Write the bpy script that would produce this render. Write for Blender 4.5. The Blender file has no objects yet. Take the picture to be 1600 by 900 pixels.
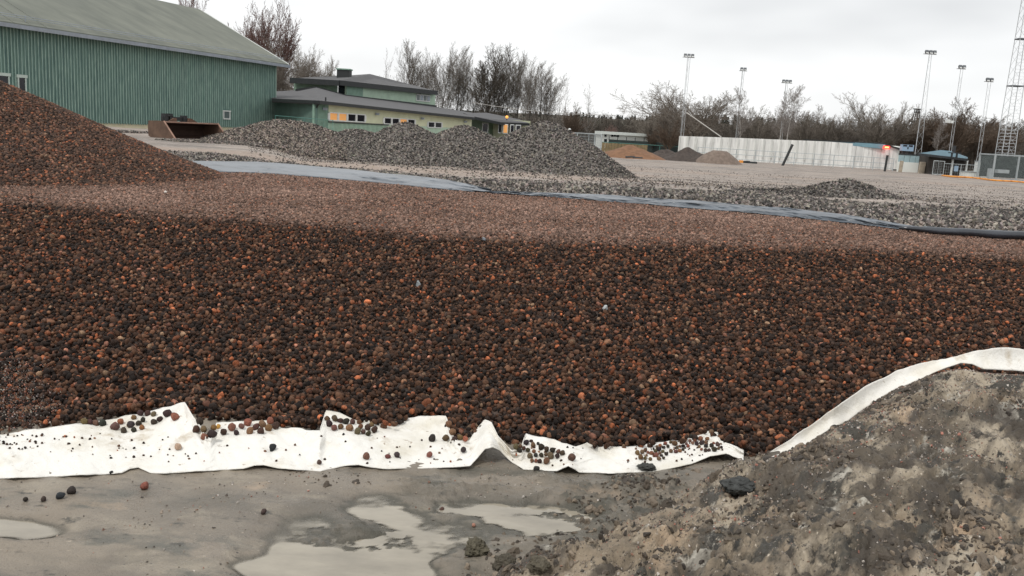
import bpy, bmesh, math, random
import numpy as np
from mathutils import Vector, Matrix
C = bpy.context.scene.collection
SC = bpy.context.scene
R = math.radians
# ------------------------------------------------------------------ camera
FPX = 1400.0; CAMZ = 1.6; ROLL = R(3.3); PITCH = math.atan(250 * math.cos(ROLL) / FPX)
fw = Vector((0, math.cos(PITCH), -math.sin(PITCH)))
u0 = Vector((0, math.sin(PITCH), math.cos(PITCH))); r0 = Vector((1, 0, 0))
RT = math.cos(ROLL) * r0 + math.sin(ROLL) * u0
UP = math.cos(ROLL) * u0 - math.sin(ROLL) * r0
cd = bpy.data.cameras.new('camera'); cam = bpy.data.objects.new('camera', cd); C.objects.link(cam)
cam.matrix_world = Matrix(((RT.x, UP.x, -fw.x, 0), (RT.y, UP.y, -fw.y, 0), (RT.z, UP.z, -fw.z, CAMZ), (0, 0, 0, 1)))
cd.sensor_width = 36; cd.lens = 36 * FPX / 1600; cd.clip_start = .05; cd.clip_end = 8000
SC.camera = cam
# ------------------------------------------------------------------ light
SUN_EL, SUN_AZ = R(58), R(215)
w = bpy.data.worlds.new('World'); SC.world = w; w.use_nodes = True
nt = w.node_tree; nt.nodes.clear()
N = nt.nodes.new; L = nt.links.new
out = N('ShaderNodeOutputWorld'); mx = N('ShaderNodeMixShader'); b1 = N('ShaderNodeBackground'); b2 = N('ShaderNodeBackground')
sky = N('ShaderNodeTexSky'); sky.sky_type = 'NISHITA'; sky.sun_disc = False; sky.sun_elevation = SUN_EL; sky.sun_rotation = SUN_AZ
L(sky.outputs[0], b1.inputs[0]); b1.inputs[1].default_value = .1
tc = N('ShaderNodeTexCoord'); mp = N('ShaderNodeMapping'); mp.inputs['Scale'].default_value = (1, 1, 3.2); mp.inputs['Location'].default_value = (2.3, .4, .7)
nz = N('ShaderNodeTexNoise'); nz.inputs['Scale'].default_value = 1.7; nz.inputs['Detail'].default_value = 4; nz.inputs['Roughness'].default_value = .5
rp = N('ShaderNodeValToRGB'); e = rp.color_ramp.elements
e[0].position = .34; e[0].color = (.66, .67, .68, 1); e[1].position = .55; e[1].color = (.93, .935, .935, 1)
L(tc.outputs['Generated'], mp.inputs[0]); L(mp.outputs[0], nz.inputs[0]); L(nz.outputs[0], rp.inputs[0]); L(rp.outputs[0], b2.inputs[0])
b2.inputs[1].default_value = 1.0; mx.inputs[0].default_value = .95
L(b1.outputs[0], mx.inputs[1]); L(b2.outputs[0], mx.inputs[2]); L(mx.outputs[0], out.inputs[0])
sd = bpy.data.lights.new('sun', 'SUN'); sd.energy = 1.5; sd.angle = R(10); sd.color = (1, .97, .92)
sun = bpy.data.objects.new('sun', sd); C.objects.link(sun)
sdir = Vector((math.sin(SUN_AZ) * math.cos(SUN_EL), math.cos(SUN_AZ) * math.cos(SUN_EL), math.sin(SUN_EL)))
sun.rotation_euler = (-sdir).to_track_quat('-Z', 'Y').to_euler()
SC.view_settings.view_transform = 'Standard'; SC.view_settings.look = 'None'; SC.view_settings.exposure = .22; SC.view_settings.gamma = 1
# ------------------------------------------------------------------ pixel helpers
def rays(px, py):
    px = np.asarray(px, float); py = np.asarray(py, float)
    a = (px - 800) / FPX; b = (450 - py) / FPX
    return np.stack([fw[i] + a * RT[i] + b * UP[i] for i in range(3)], -1)
def U(px, py, z):                     # point on the level z
    d = rays(px, py); t = (np.asarray(z) - CAMZ) / d[..., 2]
    return np.stack([d[..., 0] * t, d[..., 1] * t, np.broadcast_to(z, t.shape) * 1.0], -1)
def Dp(px, py, dep):                  # point at distance dep ahead
    d = rays(px, py); t = np.asarray(dep) / d[..., 1]
    return np.stack([d[..., 0] * t, d[..., 1] * t, CAMZ + d[..., 2] * t], -1)
def proj(P):
    q = np.asarray(P, float) - np.array([0, 0, CAMZ])
    f = q @ np.array(fw); return 800 + FPX * (q @ np.array(RT)) / f, 450 - FPX * (q @ np.array(UP)) / f
# ------------------------------------------------------------------ noise
def _h(ix, iy, seed):
    n = (ix.astype(np.int64) * 374761393 + iy.astype(np.int64) * 668265263 + seed * 1442695041) & 0x7fffffff
    n = ((n ^ (n >> 13)) * 1274126177) & 0x7fffffff
    return ((n ^ (n >> 16)) & 0xffff) / 65535.0
def vnoise(x, y, seed=0):
    x = np.asarray(x, float); y = np.asarray(y, float)
    ix = np.floor(x); iy = np.floor(y); fx = x - ix; fy = y - iy
    fx = fx * fx * fx * (fx * (fx * 6 - 15) + 10); fy = fy * fy * fy * (fy * (fy * 6 - 15) + 10)
    a = _h(ix, iy, seed); b = _h(ix + 1, iy, seed); c = _h(ix, iy + 1, seed); d = _h(ix + 1, iy + 1, seed)
    return (a * (1 - fx) + b * fx) * (1 - fy) + (c * (1 - fx) + d * fx) * fy
def fbm(x, y, sc, o=4, seed=0, g=.5):
    s = 0; a = 1; t = 0; x = np.asarray(x, float); y = np.asarray(y, float)
    for k in range(o):
        s = s + a * (vnoise(x * math.cos(.6 * k) / sc - y * math.sin(.6 * k) / sc + 31 * k, x * math.sin(.6 * k) / sc + y * math.cos(.6 * k) / sc, seed + k) - .5); t += a; a *= g; sc *= .5
    return s / t * 2
def ss(a, b, x):
    t = np.clip((x - a) / (b - a), 0, 1); return t * t * (3 - 2 * t)
# ------------------------------------------------------------------ terrain heights
def line_xy(pts, z):
    p = np.array(pts, float); q = U(p[:, 0], p[:, 1], z); return q[:, 0], q[:, 1]
tx, ty = line_xy([(-150, 690), (0, 668), (150, 652), (290, 645), (430, 668), (600, 674), (760, 676), (900, 702), (1000, 702), (1130, 694), (1200, 712)], .02)
tx = np.append(tx, [3.0, 6.0]); ty = np.append(ty, [4.55, 4.7])
cx_, cy_ = line_xy([(-150, 300), (0, 312), (200, 328), (400, 345), (600, 362), (800, 375), (1000, 379), (1200, 383), (1400, 392), (1600, 402), (1750, 410)], .5)
mx_, my_ = line_xy([(-100, 236), (100, 244), (250, 250), (345, 266), (470, 272), (640, 288), (775, 300), (930, 309), (1100, 324), (1280, 341), (1420, 356), (1600, 370), (1750, 382)], .5)
def toe(x): return np.interp(x, tx, ty)
def crest(x): return np.interp(x, cx_, cy_) + .20 * fbm(x, x * 0, 1.3, 4, 77)
def memb(x): return np.interp(x, mx_, my_)
rl = np.array([(1190, 716, .03), (1250, 684, .08), (1300, 655, .16), (1350, 622, .24), (1400, 592, .33), (1480, 568, .42), (1600, 562, .45), (1750, 568, .46), (2150, 594, .46)])
rp_ = U(rl[:, 0], rl[:, 1], rl[:, 2]); RX, RY, RZ = rp_[:, 0], rp_[:, 1], rp_[:, 2]
_g = np.array([(1188, 719), (1215, 710), (1260, 693), (1300, 668), (1320, 661), (1350, 638), (1400, 606), (1420, 600), (1450, 587), (1478, 578), (1500, 574), (1520, 577), (1536, 580), (1560, 582), (1600, 584), (1750, 592), (2150, 617)], float)
_d = rays(_g[:, 0], _g[:, 1] + 1.5); CAZ = _d[:, 0] / _d[:, 1]; CSL = -_d[:, 2] / _d[:, 1]; YR = np.interp(CAZ, RX / RY, RY)
def bank(x, y):
    s = (x - .07) * .785 - (y - 3.0) * .62 + .13 * fbm(x, y, .5, 4, 5) - .05 - .13 * ss(3.5, 4.2, y) * ss(1.6, 1.1, x)
    b = .47 * (1 - np.exp(-np.maximum(s, 0) / .42)) * (1 - .25 * ss(4.4, 2.8, y))
    ry = np.interp(x, RX, RY); rz = np.interp(x, RX, RZ)
    near = ss(.55, 0, ry - y) * (x > RX[0] - .3)
    b = b * (1 - near) + np.minimum(b + .2, rz) * near
    b = b - .75 * np.maximum(y - ry - .04, 0)
    return np.where(s > 0, b, -.5)
PUD = [(-20, 824, 110, 17, .040), (620, 846, 165, 50, .032), (840, 822, 95, 30, .038), (490, 886, 110, 24, .028), (585, 795, 50, 22, .028), (730, 792, 60, 11, .018), (600, 905, 200, 34, .032)]
_pw = []
for px, py, a, b, k in PUD:
    c = U(px, py, 0.); ex = U(px + a, py + a * math.tan(ROLL), 0.); ey = U(px, py + b, 0.)
    _pw.append((c[0], c[1], abs(ex[0] - c[0]), abs(ey[1] - c[1]), k))
def clods(x, y):
    cl = ss(-.12, .22, fbm(x * .8, y * 1.3, .5, 3, 23)) * ss(-1.05, -.4, x + .2 * (3.3 - y) + .4 * fbm(x, y, .8, 2, 3)) * ss(.25, .5, toe(x) - y)
    a = ss(.08, .20, fbm(x * .75, y * 1.25, .15, 5, 81, .6)) + .6 * ss(.10, .25, fbm(x, y * 1.2, .06, 3, 83, .6))
    return a * cl, cl
def mud(x, y, fine=True):
    z = .014 * fbm(x, y, 1.1, 3, 11)
    for a, b, ra, rb, k in _pw:
        d = np.sqrt(((x - a) / ra) ** 2 + ((y - b) / rb) ** 2) + .75 * fbm(x, y * 1.4, .42, 4, 9)
        z = z - k * ss(1.45, .55, d)
    if fine:
        rough = ss(-1.0, -.3, x + .2 * (3.3 - y) + .5 * fbm(x, y, .8, 2, 3)) * .84 + .16
        rough = rough * ss(.30, .62, toe(x) - y)
        n = fbm(x * .7, y * 1.3, .14, 5, 21, .66)
        cl = fbm(x * .8, y * 1.3, .45, 3, 23)
        rg = 1 - np.abs(fbm(x * .8, y * 1.5, .22, 5, 27, .62)) * 2
        z = z + rough * (.022 * n + .030 * np.maximum(rg - .60, 0) * ss(-.15, .3, cl) * 2.0 + .012 * np.maximum(fbm(x, y, .055, 3, 29, .6), 0) * ss(0, .3, cl)) + .0018 * fbm(x, y, .05, 3, 4)
        z = z + .022 + .017 * clods(x, y)[0]
    return z
def slope(x, y):
    t = (y - toe(x)) / (crest(x) - toe(x)); tc_ = np.clip(t, 0, 1)
    h = .5 * (.62 * tc_ + .38 * tc_ * tc_ * (3 - 2 * tc_))
    h = h + .022 * fbm(x, y, .9, 3, 41) * ss(0, .2, t) * ss(1.5, .9, t)
    h = h + .03 * fbm(x, y, 3.5, 3, 43) * ss(1, 1.3, t)
    return h, t
def farz(x, y):
    r = x / np.maximum(y, 1)
    lw = ss(-.22, -.31, r)
    zr = .47 - .87 * ss(17, 50, y); zl = .47 - .87 * ss(47, 60, y)
    z = zr * (1 - lw) + zl * lw
    d = y - memb(x)
    z = z + .10 * ss(.2, 1.2, d) * ss(5, 2, d) * (.6 + .7 * fbm(x, y, 2.2, 3, 51)) + .03 * fbm(x, y, 1.3, 3, 52) * ss(0, 3, d)
    z = z + .10 * fbm(x, y, 5, 3, 53) * ss(40, 20, y) * ss(0, 5, d) * (1 - lw)
    z = z + 6.5 * ss(150, 300, y + .15 * x) * (1 + .4 * fbm(x, y, 90, 3, 54))
    return z
def bankdetail(x, y):
    st = fbm(x * .75 - y * .6, (x * .6 + y * .8) * .45, .12, 4, 61, .62)
    rg = 1 - np.abs(fbm(x, y, .3, 5, 63, .62)) * 2
    cr = 1 - np.abs(fbm(x * .7 - y * .7, (x * .7 + y * .7) * .5, .17, 4, 67, .6)) * 2
    lump = np.maximum(fbm(x, y, .11, 4, 68, .6), 0) * ss(.0, .35, fbm(x, y, .5, 3, 69))
    plate = ss(.02, .07, fbm(x * .7 - y * .7, (x * .7 + y * .7) * .55, .30, 3, 66, .5)) * .018
    return .022 * st + .045 * np.maximum(rg - .5, -.15) - .05 * np.maximum(cr - .74, 0) * 2 + .05 * fbm(x, y, .7, 2, 64) + .028 * fbm(x, y, .06, 4, 65, .7) + .10 * lump + plate
def H(x, y, fine=True):
    x = np.asarray(x, float); y = np.asarray(y, float)
    sl, t = slope(x, y); m = mud(x, y, fine) if fine else mud(x, y, False) + .014
    yy = ss(0, .08, t)
    near = m * (1 - yy) + np.maximum(sl, .01) * yy
    d = y - memb(x)
    f = farz(x, y); k = ss(-.4, .3, d)
    z = near * (1 - k) + f * k
    b = bank(x, y)
    bw = ss(0, .05, b - z + .02)
    if fine:
        b = b + bankdetail(x, y) * ss(0, .06, b)
    yy_ = np.maximum(y, .3); az = x / yy_; cap = CAMZ - np.interp(az, CAZ, CSL) * yy_
    b = np.where(az > CAZ[0], np.minimum(b, cap - .006), b)
    return np.where((y < 7.5) & (b > z), b, z)
def region(x, y):
    sl, t = slope(x, y); z = np.maximum(sl * (t > 0), .02); b = bank(x, y)
    reg = np.where(t < .0, 0, 2)
    reg = np.where((y - memb(x) > -.05) | (np.abs(x) > 1.4 * np.abs(y) + 6), 3, reg)
    reg = np.where((y < 4.5) & (t < 0) , 0, reg)
    reg = np.where((y < 7.5) & (b > z) & (reg != 3), 1, reg)
    return reg
# ------------------------------------------------------------------ materials
def nodes(name):
    m = bpy.data.materials.new(name); m.use_nodes = True; t = m.node_tree
    return m, t, t.nodes['Principled BSDF']
def mat(name, col, rough=.8, var=.25, sc=6., bump=.0, bsc=None, metal=0, spec=.5, stretch=(1, 1, 1), col2=None, emit=0):
    m, t, p = nodes(name)
    p.inputs['Roughness'].default_value = rough; p.inputs['Metallic'].default_value = metal
    p.inputs['Specular IOR Level'].default_value = spec
    tc = t.nodes.new('ShaderNodeTexCoord'); mp = t.nodes.new('ShaderNodeMapping'); mp.inputs['Scale'].default_value = stretch
    nz = t.nodes.new('ShaderNodeTexNoise'); nz.inputs['Scale'].default_value = sc; nz.inputs['Detail'].default_value = 6; nz.inputs['Roughness'].default_value = .6
    t.links.new(tc.outputs['Object'], mp.inputs[0]); t.links.new(mp.outputs[0], nz.inputs[0])
    r = t.nodes.new('ShaderNodeValToRGB'); e = r.color_ramp.elements; e[0].position = .3; e[1].position = .7
    c2 = col2 or [c * (1 + var) for c in col]
    c1 = [c * (1 - var) for c in col] if not col2 else col
    e[0].color = (*c1, 1); e[1].color = (*c2, 1)
    t.links.new(nz.outputs[0], r.inputs[0]); t.links.new(r.outputs[0], p.inputs['Base Color'])
    if bump:
        n2 = t.nodes.new('ShaderNodeTexNoise'); n2.inputs['Scale'].default_value = bsc or sc * 4; n2.inputs['Detail'].default_value = 5
        t.links.new(mp.outputs[0], n2.inputs[0])
        b = t.nodes.new('ShaderNodeBump'); b.inputs['Strength'].default_value = bump; b.inputs['Distance'].default_value = .02
        t.links.new(n2.outputs[0], b.inputs['Height']); t.links.new(b.outputs[0], p.inputs['Normal'])
    if emit:
        p.inputs['Emission Color'].default_value = (*col, 1); p.inputs['Emission Strength'].default_value = emit
    return m
def stone_mat(name, rough, var, attr_type='INSTANCER', attr='col', nscale=1.5, bump=.3, spec=.5):
    m, t, p = nodes(name)
    p.inputs['Roughness'].default_value = rough; p.inputs['Specular IOR Level'].default_value = spec
    a = t.nodes.new('ShaderNodeAttribute'); a.attribute_type = attr_type; a.attribute_name = attr
    tc = t.nodes.new('ShaderNodeTexCoord'); nz = t.nodes.new('ShaderNodeTexNoise'); nz.inputs['Scale'].default_value = nscale; nz.inputs['Detail'].default_value = 4
    t.links.new(tc.outputs['Object'], nz.inputs[0])
    r = t.nodes.new('ShaderNodeMapRange'); r.inputs['From Min'].default_value = .3; r.inputs['From Max'].default_value = .7; r.inputs['To Min'].default_value = 1 - var; r.inputs['To Max'].default_value = 1 + var
    mm = t.nodes.new('ShaderNodeVectorMath'); mm.operation = 'SCALE'
    t.links.new(nz.outputs[0], r.inputs[0]); t.links.new(a.outputs['Color'], mm.inputs[0]); t.links.new(r.outputs[0], mm.inputs['Scale'])
    t.links.new(mm.outputs[0], p.inputs['Base Color'])
    if bump:
        n2 = t.nodes.new('ShaderNodeTexNoise'); n2.inputs['Scale'].default_value = 6
        t.links.new(tc.outputs['Object'], n2.inputs[0])
        b = t.nodes.new('ShaderNodeBump'); b.inputs['Strength'].default_value = bump; b.inputs['Distance'].default_value = .1
        t.links.new(n2.outputs[0], b.inputs['Height']); t.links.new(b.outputs[0], p.inputs['Normal'])
    return m
M = {}
M['pebble'] = stone_mat('pebble_clay', .8, .4, spec=.22)
M['stone'] = stone_mat('crushed_stone', .7, .2)
M['loose'] = stone_mat('loose_clay', .75, .35, 'OBJECT', 'color', nscale=2.5, spec=.25)
# ground materials -----------------------------------------------------------
def ground_mat(name, cols, scales, rough=(.4, .8), bump=.5, bsc=60, wet=None, stretch=(1, 1, 1), rot=0):
    """cols: list of (colour, noise scale, lo, hi): each laid over the one before where its own noise is high"""
    m, t, p = nodes(name)
    geo = t.nodes.new('ShaderNodeNewGeometry'); mp = t.nodes.new('ShaderNodeMapping'); mp.inputs['Scale'].default_value = stretch
    r0_ = t.nodes.new('ShaderNodeMapping'); r0_.inputs['Rotation'].default_value = (0, 0, rot); t.links.new(geo.outputs['Position'], r0_.inputs[0])
    t.links.new(r0_.outputs[0], mp.inputs[0])
    cur = None
    for i, (c, sc, lo, hi) in enumerate(cols):
        if cur is None:
            rgb = t.nodes.new('ShaderNodeRGB'); rgb.outputs[0].default_value = (*c, 1); cur = rgb.outputs[0]; continue
        nz = t.nodes.new('ShaderNodeTexNoise'); nz.inputs['Scale'].default_value = sc; nz.inputs['Detail'].default_value = 7; nz.inputs['Roughness'].default_value = .62
        of = t.nodes.new('ShaderNodeVectorMath'); of.inputs[1].default_value = (17.3 * i, 5.1 * i, 3.3 * i); t.links.new(mp.outputs[0], of.inputs[0]); t.links.new(of.outputs[0], nz.inputs[0])
        r = t.nodes.new('ShaderNodeMapRange'); r.inputs['From Min'].default_value = lo; r.inputs['From Max'].default_value = hi
        t.links.new(nz.outputs[0], r.inputs[0])
        mix = t.nodes.new('ShaderNodeMix'); mix.data_type = 'RGBA'
        t.links.new(r.outputs[0], mix.inputs['Factor']); t.links.new(cur, mix.inputs['A']); mix.inputs['B'].default_value = (*c, 1)
        cur = mix.outputs['Result']
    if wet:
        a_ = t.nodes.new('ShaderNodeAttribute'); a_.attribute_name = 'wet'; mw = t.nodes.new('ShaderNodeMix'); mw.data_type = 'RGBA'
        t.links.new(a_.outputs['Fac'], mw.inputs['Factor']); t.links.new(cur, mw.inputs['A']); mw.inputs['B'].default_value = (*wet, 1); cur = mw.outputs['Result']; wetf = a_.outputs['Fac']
    t.links.new(cur, p.inputs['Base Color'])
    n2 = t.nodes.new('ShaderNodeTexNoise'); n2.inputs['Scale'].default_value = 3.1; n2.inputs['Detail'].default_value = 5; t.links.new(geo.outputs['Position'], n2.inputs[0])
    r = t.nodes.new('ShaderNodeMapRange'); r.inputs['From Min'].default_value = .35; r.inputs['From Max'].default_value = .65
    r.inputs['To Min'].default_value = rough[0]; r.inputs['To Max'].default_value = rough[1]
    t.links.new(n2.outputs[0], r.inputs[0]); t.links.new(r.outputs[0], p.inputs['Roughness'])
    n3 = t.nodes.new('ShaderNodeTexNoise'); n3.inputs['Scale'].default_value = bsc; n3.inputs['Detail'].default_value = 6; n3.inputs['Roughness'].default_value = .65; t.links.new(geo.outputs['Position'], n3.inputs[0])
    b = t.nodes.new('ShaderNodeBump'); b.inputs['Strength'].default_value = bump; b.inputs['Distance'].default_value = .012
    t.links.new(n3.outputs[0], b.inputs['Height']); t.links.new(b.outputs[0], p.inputs['Normal'])
    return m
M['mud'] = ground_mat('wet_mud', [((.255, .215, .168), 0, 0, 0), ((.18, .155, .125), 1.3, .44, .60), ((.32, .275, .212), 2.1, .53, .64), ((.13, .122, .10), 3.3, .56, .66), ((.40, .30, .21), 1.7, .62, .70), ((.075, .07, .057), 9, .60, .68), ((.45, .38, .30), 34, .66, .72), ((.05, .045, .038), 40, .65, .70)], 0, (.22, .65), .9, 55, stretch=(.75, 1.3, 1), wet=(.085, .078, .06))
M['bank'] = ground_mat('dug_soil', [((.27, .215, .152), 0, 0, 0), ((.12, .096, .068), 1.6, .48, .56), ((.38, .32, .24), 2.6, .52, .60), ((.055, .05, .04), 4.2, .53, .60), ((.42, .39, .33), 5.2, .61, .65), ((.42, .31, .21), 2.2, .60, .67), ((.028, .025, .02), 15, .56, .63), ((.50, .43, .34), 50, .63, .69), ((.045, .04, .032), 75, .58, .66)], 0, (.45, .85), 1.0, 45, stretch=(.55, 1.25, 1), rot=-.9, wet=(.062, .049, .036))
M['bed'] = ground_mat('clay_bed', [((.035, .025, .02), 0, 0, 0), ((.07, .045, .033), 8, .45, .6)], 0, (.7, .9), .5, 40)
M['flat'] = ground_mat('dusty_clay_bed', [((.20, .135, .105), 0, 0, 0), ((.11, .065, .048), 9, .45, .6), ((.30, .22, .18), 1.3, .55, .7)], 0, (.7, .9), .8, 30)
M['gravel'] = ground_mat('gravel_field', [((.30, .252, .215), 0, 0, 0), ((.19, .165, .145), .35, .45, .58), ((.36, .305, .265), .8, .52, .64), ((.15, .13, .115), 5, .56, .64), ((.30, .235, .19), .12, .55, .66), ((.13, .115, .10), 1.1, .60, .66), ((.58, .52, .47), 9, .60, .66), ((.12, .10, .09), 22, .58, .65)], 0, (.7, .95), .9, 12, stretch=(.45, 1.4, 1))
M['leaf_litter'] = ground_mat('leaf_litter', [((.06, .045, .03), 0, 0, 0), ((.045, .045, .025), .05, .45, .6), ((.10, .08, .05), .6, .5, .65)], 0, (.8, .95), .5, 2)
# ------------------------------------------------------------------ mesh helpers
def tag(o, label=None, cat=None, group=None, kind=None):
    if label: o['label'] = label
    if cat: o['category'] = cat
    if group: o['group'] = group
    if kind: o['kind'] = kind
    return o
def obj(name, me, parent=None, m=None):
    o = bpy.data.objects.new(name, me); C.objects.link(o)
    if parent: o.parent = parent
    if m and not me.materials: me.materials.append(m)
    return o
def empty(name, loc=(0, 0, 0), rz=0, **k):
    o = bpy.data.objects.new(name, None); C.objects.link(o); o.location = loc; o.rotation_euler = (0, 0, rz); o.empty_display_size = .2
    return tag(o, **k)
def np_mesh(name, V, F, m=None, smooth=False):
    V = np.asarray(V, np.float32); F = np.asarray(F, np.int32); k = F.shape[1]
    me = bpy.data.meshes.new(name); me.vertices.add(len(V)); me.vertices.foreach_set('co', V.ravel())
    me.loops.add(F.size); me.loops.foreach_set('vertex_index', F.ravel()); me.polygons.add(len(F))
    me.polygons.foreach_set('loop_start', np.arange(0, F.size, k, dtype=np.int32)); me.polygons.foreach_set('loop_total', np.full(len(F), k, np.int32))
    if smooth: me.polygons.foreach_set('use_smooth', np.ones(len(F), bool))
    me.update(calc_edges=True)
    if m: me.materials.append(m)
    return me
class MB:
    def __init__(s): s.v = []; s.f = []
    def quadmesh(s, v, f):
        n = len(s.v); s.v += [tuple(p) for p in v]; s.f += [tuple(i + n for i in q) for q in f]; return s
    def hexa(s, p):   # 8 points: bottom 4 ccw, top 4
        return s.quadmesh(p, [(3, 2, 1, 0), (4, 5, 6, 7), (0, 1, 5, 4), (1, 2, 6, 5), (2, 3, 7, 6), (3, 0, 4, 7)])
    def box(s, c, d, rz=0, rx=0):
        m = Matrix.Rotation(rz, 3, 'Z') @ Matrix.Rotation(rx, 3, 'X'); c = Vector(c)
        q = [(-1, -1, -1), (1, -1, -1), (1, 1, -1), (-1, 1, -1), (-1, -1, 1), (1, -1, 1), (1, 1, 1), (-1, 1, 1)]
        return s.hexa([c + m @ Vector((a * d[0] / 2, b * d[1] / 2, e * d[2] / 2)) for a, b, e in q])
    def slab(s, a, b, z0, z1, th, off=0):   # upright slab from a to b (xy), thickness th towards camera side, shifted by off
        a = Vector((a[0], a[1], 0)); b = Vector((b[0], b[1], 0)); d = (b - a).normalized(); n = Vector((d.y, -d.x, 0))
        p = [a + n * (off + th), b + n * (off + th), b + n * off, a + n * off]
        return s.hexa([q + Vector((0, 0, z0)) for q in p] + [q + Vector((0, 0, z1)) for q in p])
    def tube(s, a, b, r0, r1=None, n=6, cap=True):
        a = Vector(a); b = Vector(b); r1 = r0 if r1 is None else r1; d = (b - a)
        if d.length < 1e-6: return s
        d.normalize(); u = d.orthogonal().normalized(); v = d.cross(u); k = len(s.v)
        for p, r in ((a, r0), (b, r1)):
            for i in range(n):
                t = 2 * math.pi * i / n; s.v.append(tuple(p + u * (r * math.cos(t)) + v * (r * math.sin(t))))
        for i in range(n): s.f.append((k + i, k + (i + 1) % n, k + n + (i + 1) % n, k + n + i))
        if cap: s.f.append(tuple(k + n - 1 - i for i in range(n))); s.f.append(tuple(k + n + i for i in range(n)))
        return s
    def path(s, pts, r, n=6):
        for a, b in zip(pts[:-1], pts[1:]): s.tube(a, b, r, n=n)
        return s
    def ball(s, c, r, sc=(1, 1, 1), n=8):
        k = len(s.v); rings = n // 2
        for i in range(rings + 1):
            t = math.pi * i / rings
            for j in range(n):
                f = 2 * math.pi * j / n; s.v.append((c[0] + r * sc[0] * math.sin(t) * math.cos(f), c[1] + r * sc[1] * math.sin(t) * math.sin(f), c[2] + r * sc[2] * math.cos(t)))
        for i in range(rings):
            for j in range(n): s.f.append((k + i * n + j, k + (i + 1) * n + j, k + (i + 1) * n + (j + 1) % n, k + i * n + (j + 1) % n))
        return s
    def poly(s, pts, th):      # polygon with thickness th downward
        n = len(pts); k = len(s.v)
        for p in pts: s.v.append(tuple(p))
        for p in pts: s.v.append((p[0], p[1], p[2] - th))
        s.f.append(tuple(range(k, k + n))); s.f.append(tuple(k + 2 * n - 1 - i for i in range(n)))
        for i in range(n): s.f.append((k + i, k + n + i, k + n + (i + 1) % n, k + (i + 1) % n))
        return s
    def build(s, name, m, parent=None, smooth=False, **k):
        me = bpy.data.meshes.new(name); me.from_pydata(s.v, [], s.f)
        bm = bmesh.new(); bm.from_mesh(me); bmesh.ops.recalc_face_normals(bm, faces=bm.faces); bm.to_mesh(me); bm.free()
        if smooth: me.polygons.foreach_set('use_smooth', [True] * len(me.polygons))
        me.materials.append(m); o = obj(name, me, parent)
        return tag(o, **k)
def copy_tree(o, parent=None):
    c = o.copy(); C.objects.link(c)
    if parent: c.parent = parent
    for ch in [x for x in bpy.data.objects if x.parent == o]: copy_tree(ch, c)
    return c
# ------------------------------------------------------------------ scattering
def scatter(name, P, rot, scl, col, protos, parent=None, **k):
    n = len(P); me = bpy.data.meshes.new(name); me.vertices.add(n); me.vertices.foreach_set('co', np.asarray(P, np.float32).ravel())
    for nm, a, ty_ in (('rot', rot, 'FLOAT_VECTOR'), ('scl', scl, 'FLOAT_VECTOR')):
        at = me.attributes.new(nm, ty_, 'POINT'); at.data.foreach_set('vector', np.asarray(a, np.float32).ravel())
    at = me.attributes.new('col', 'FLOAT_COLOR', 'POINT'); at.data.foreach_set('color', np.concatenate([col, np.ones((n, 1))], 1).astype(np.float32).ravel())
    at = me.attributes.new('idx', 'INT', 'POINT'); at.data.foreach_set('value', np.random.RandomState(n).randint(0, len(protos), n).astype(np.int32))
    o = obj(name, me, parent); tag(o, **k)
    g = bpy.data.node_groups.new(name + '_nodes', 'GeometryNodeTree')
    g.interface.new_socket('Geometry', in_out='INPUT', socket_type='NodeSocketGeometry'); g.interface.new_socket('Geometry', in_out='OUTPUT', socket_type='NodeSocketGeometry')
    gi = g.nodes.new('NodeGroupInput'); go = g.nodes.new('NodeGroupOutput'); ip = g.nodes.new('GeometryNodeInstanceOnPoints'); jn = g.nodes.new('GeometryNodeJoinGeometry')
    for p in protos:
        oi = g.nodes.new('GeometryNodeObjectInfo'); oi.inputs['Object'].default_value = p; oi.inputs['As Instance'].default_value = True
        g.links.new(oi.outputs['Geometry'], jn.inputs[0])
    def na(nm, t):
        a = g.nodes.new('GeometryNodeInputNamedAttribute'); a.data_type = t; a.inputs['Name'].default_value = nm; return a.outputs['Attribute']
    er = g.nodes.new('FunctionNodeEulerToRotation'); g.links.new(na('rot', 'FLOAT_VECTOR'), er.inputs[0])
    g.links.new(gi.outputs[0], ip.inputs['Points']); g.links.new(jn.outputs[0], ip.inputs['Instance']); ip.inputs['Pick Instance'].default_value = True
    g.links.new(na('idx', 'INT'), ip.inputs['Instance Index']); g.links.new(er.outputs[0], ip.inputs['Rotation']); g.links.new(na('scl', 'FLOAT_VECTOR'), ip.inputs['Scale'])
    g.links.new(ip.outputs[0], go.inputs[0])
    md = o.modifiers.new('scatter', 'NODES'); md.node_group = g
    return o
rs = np.random.RandomState(7)
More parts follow.
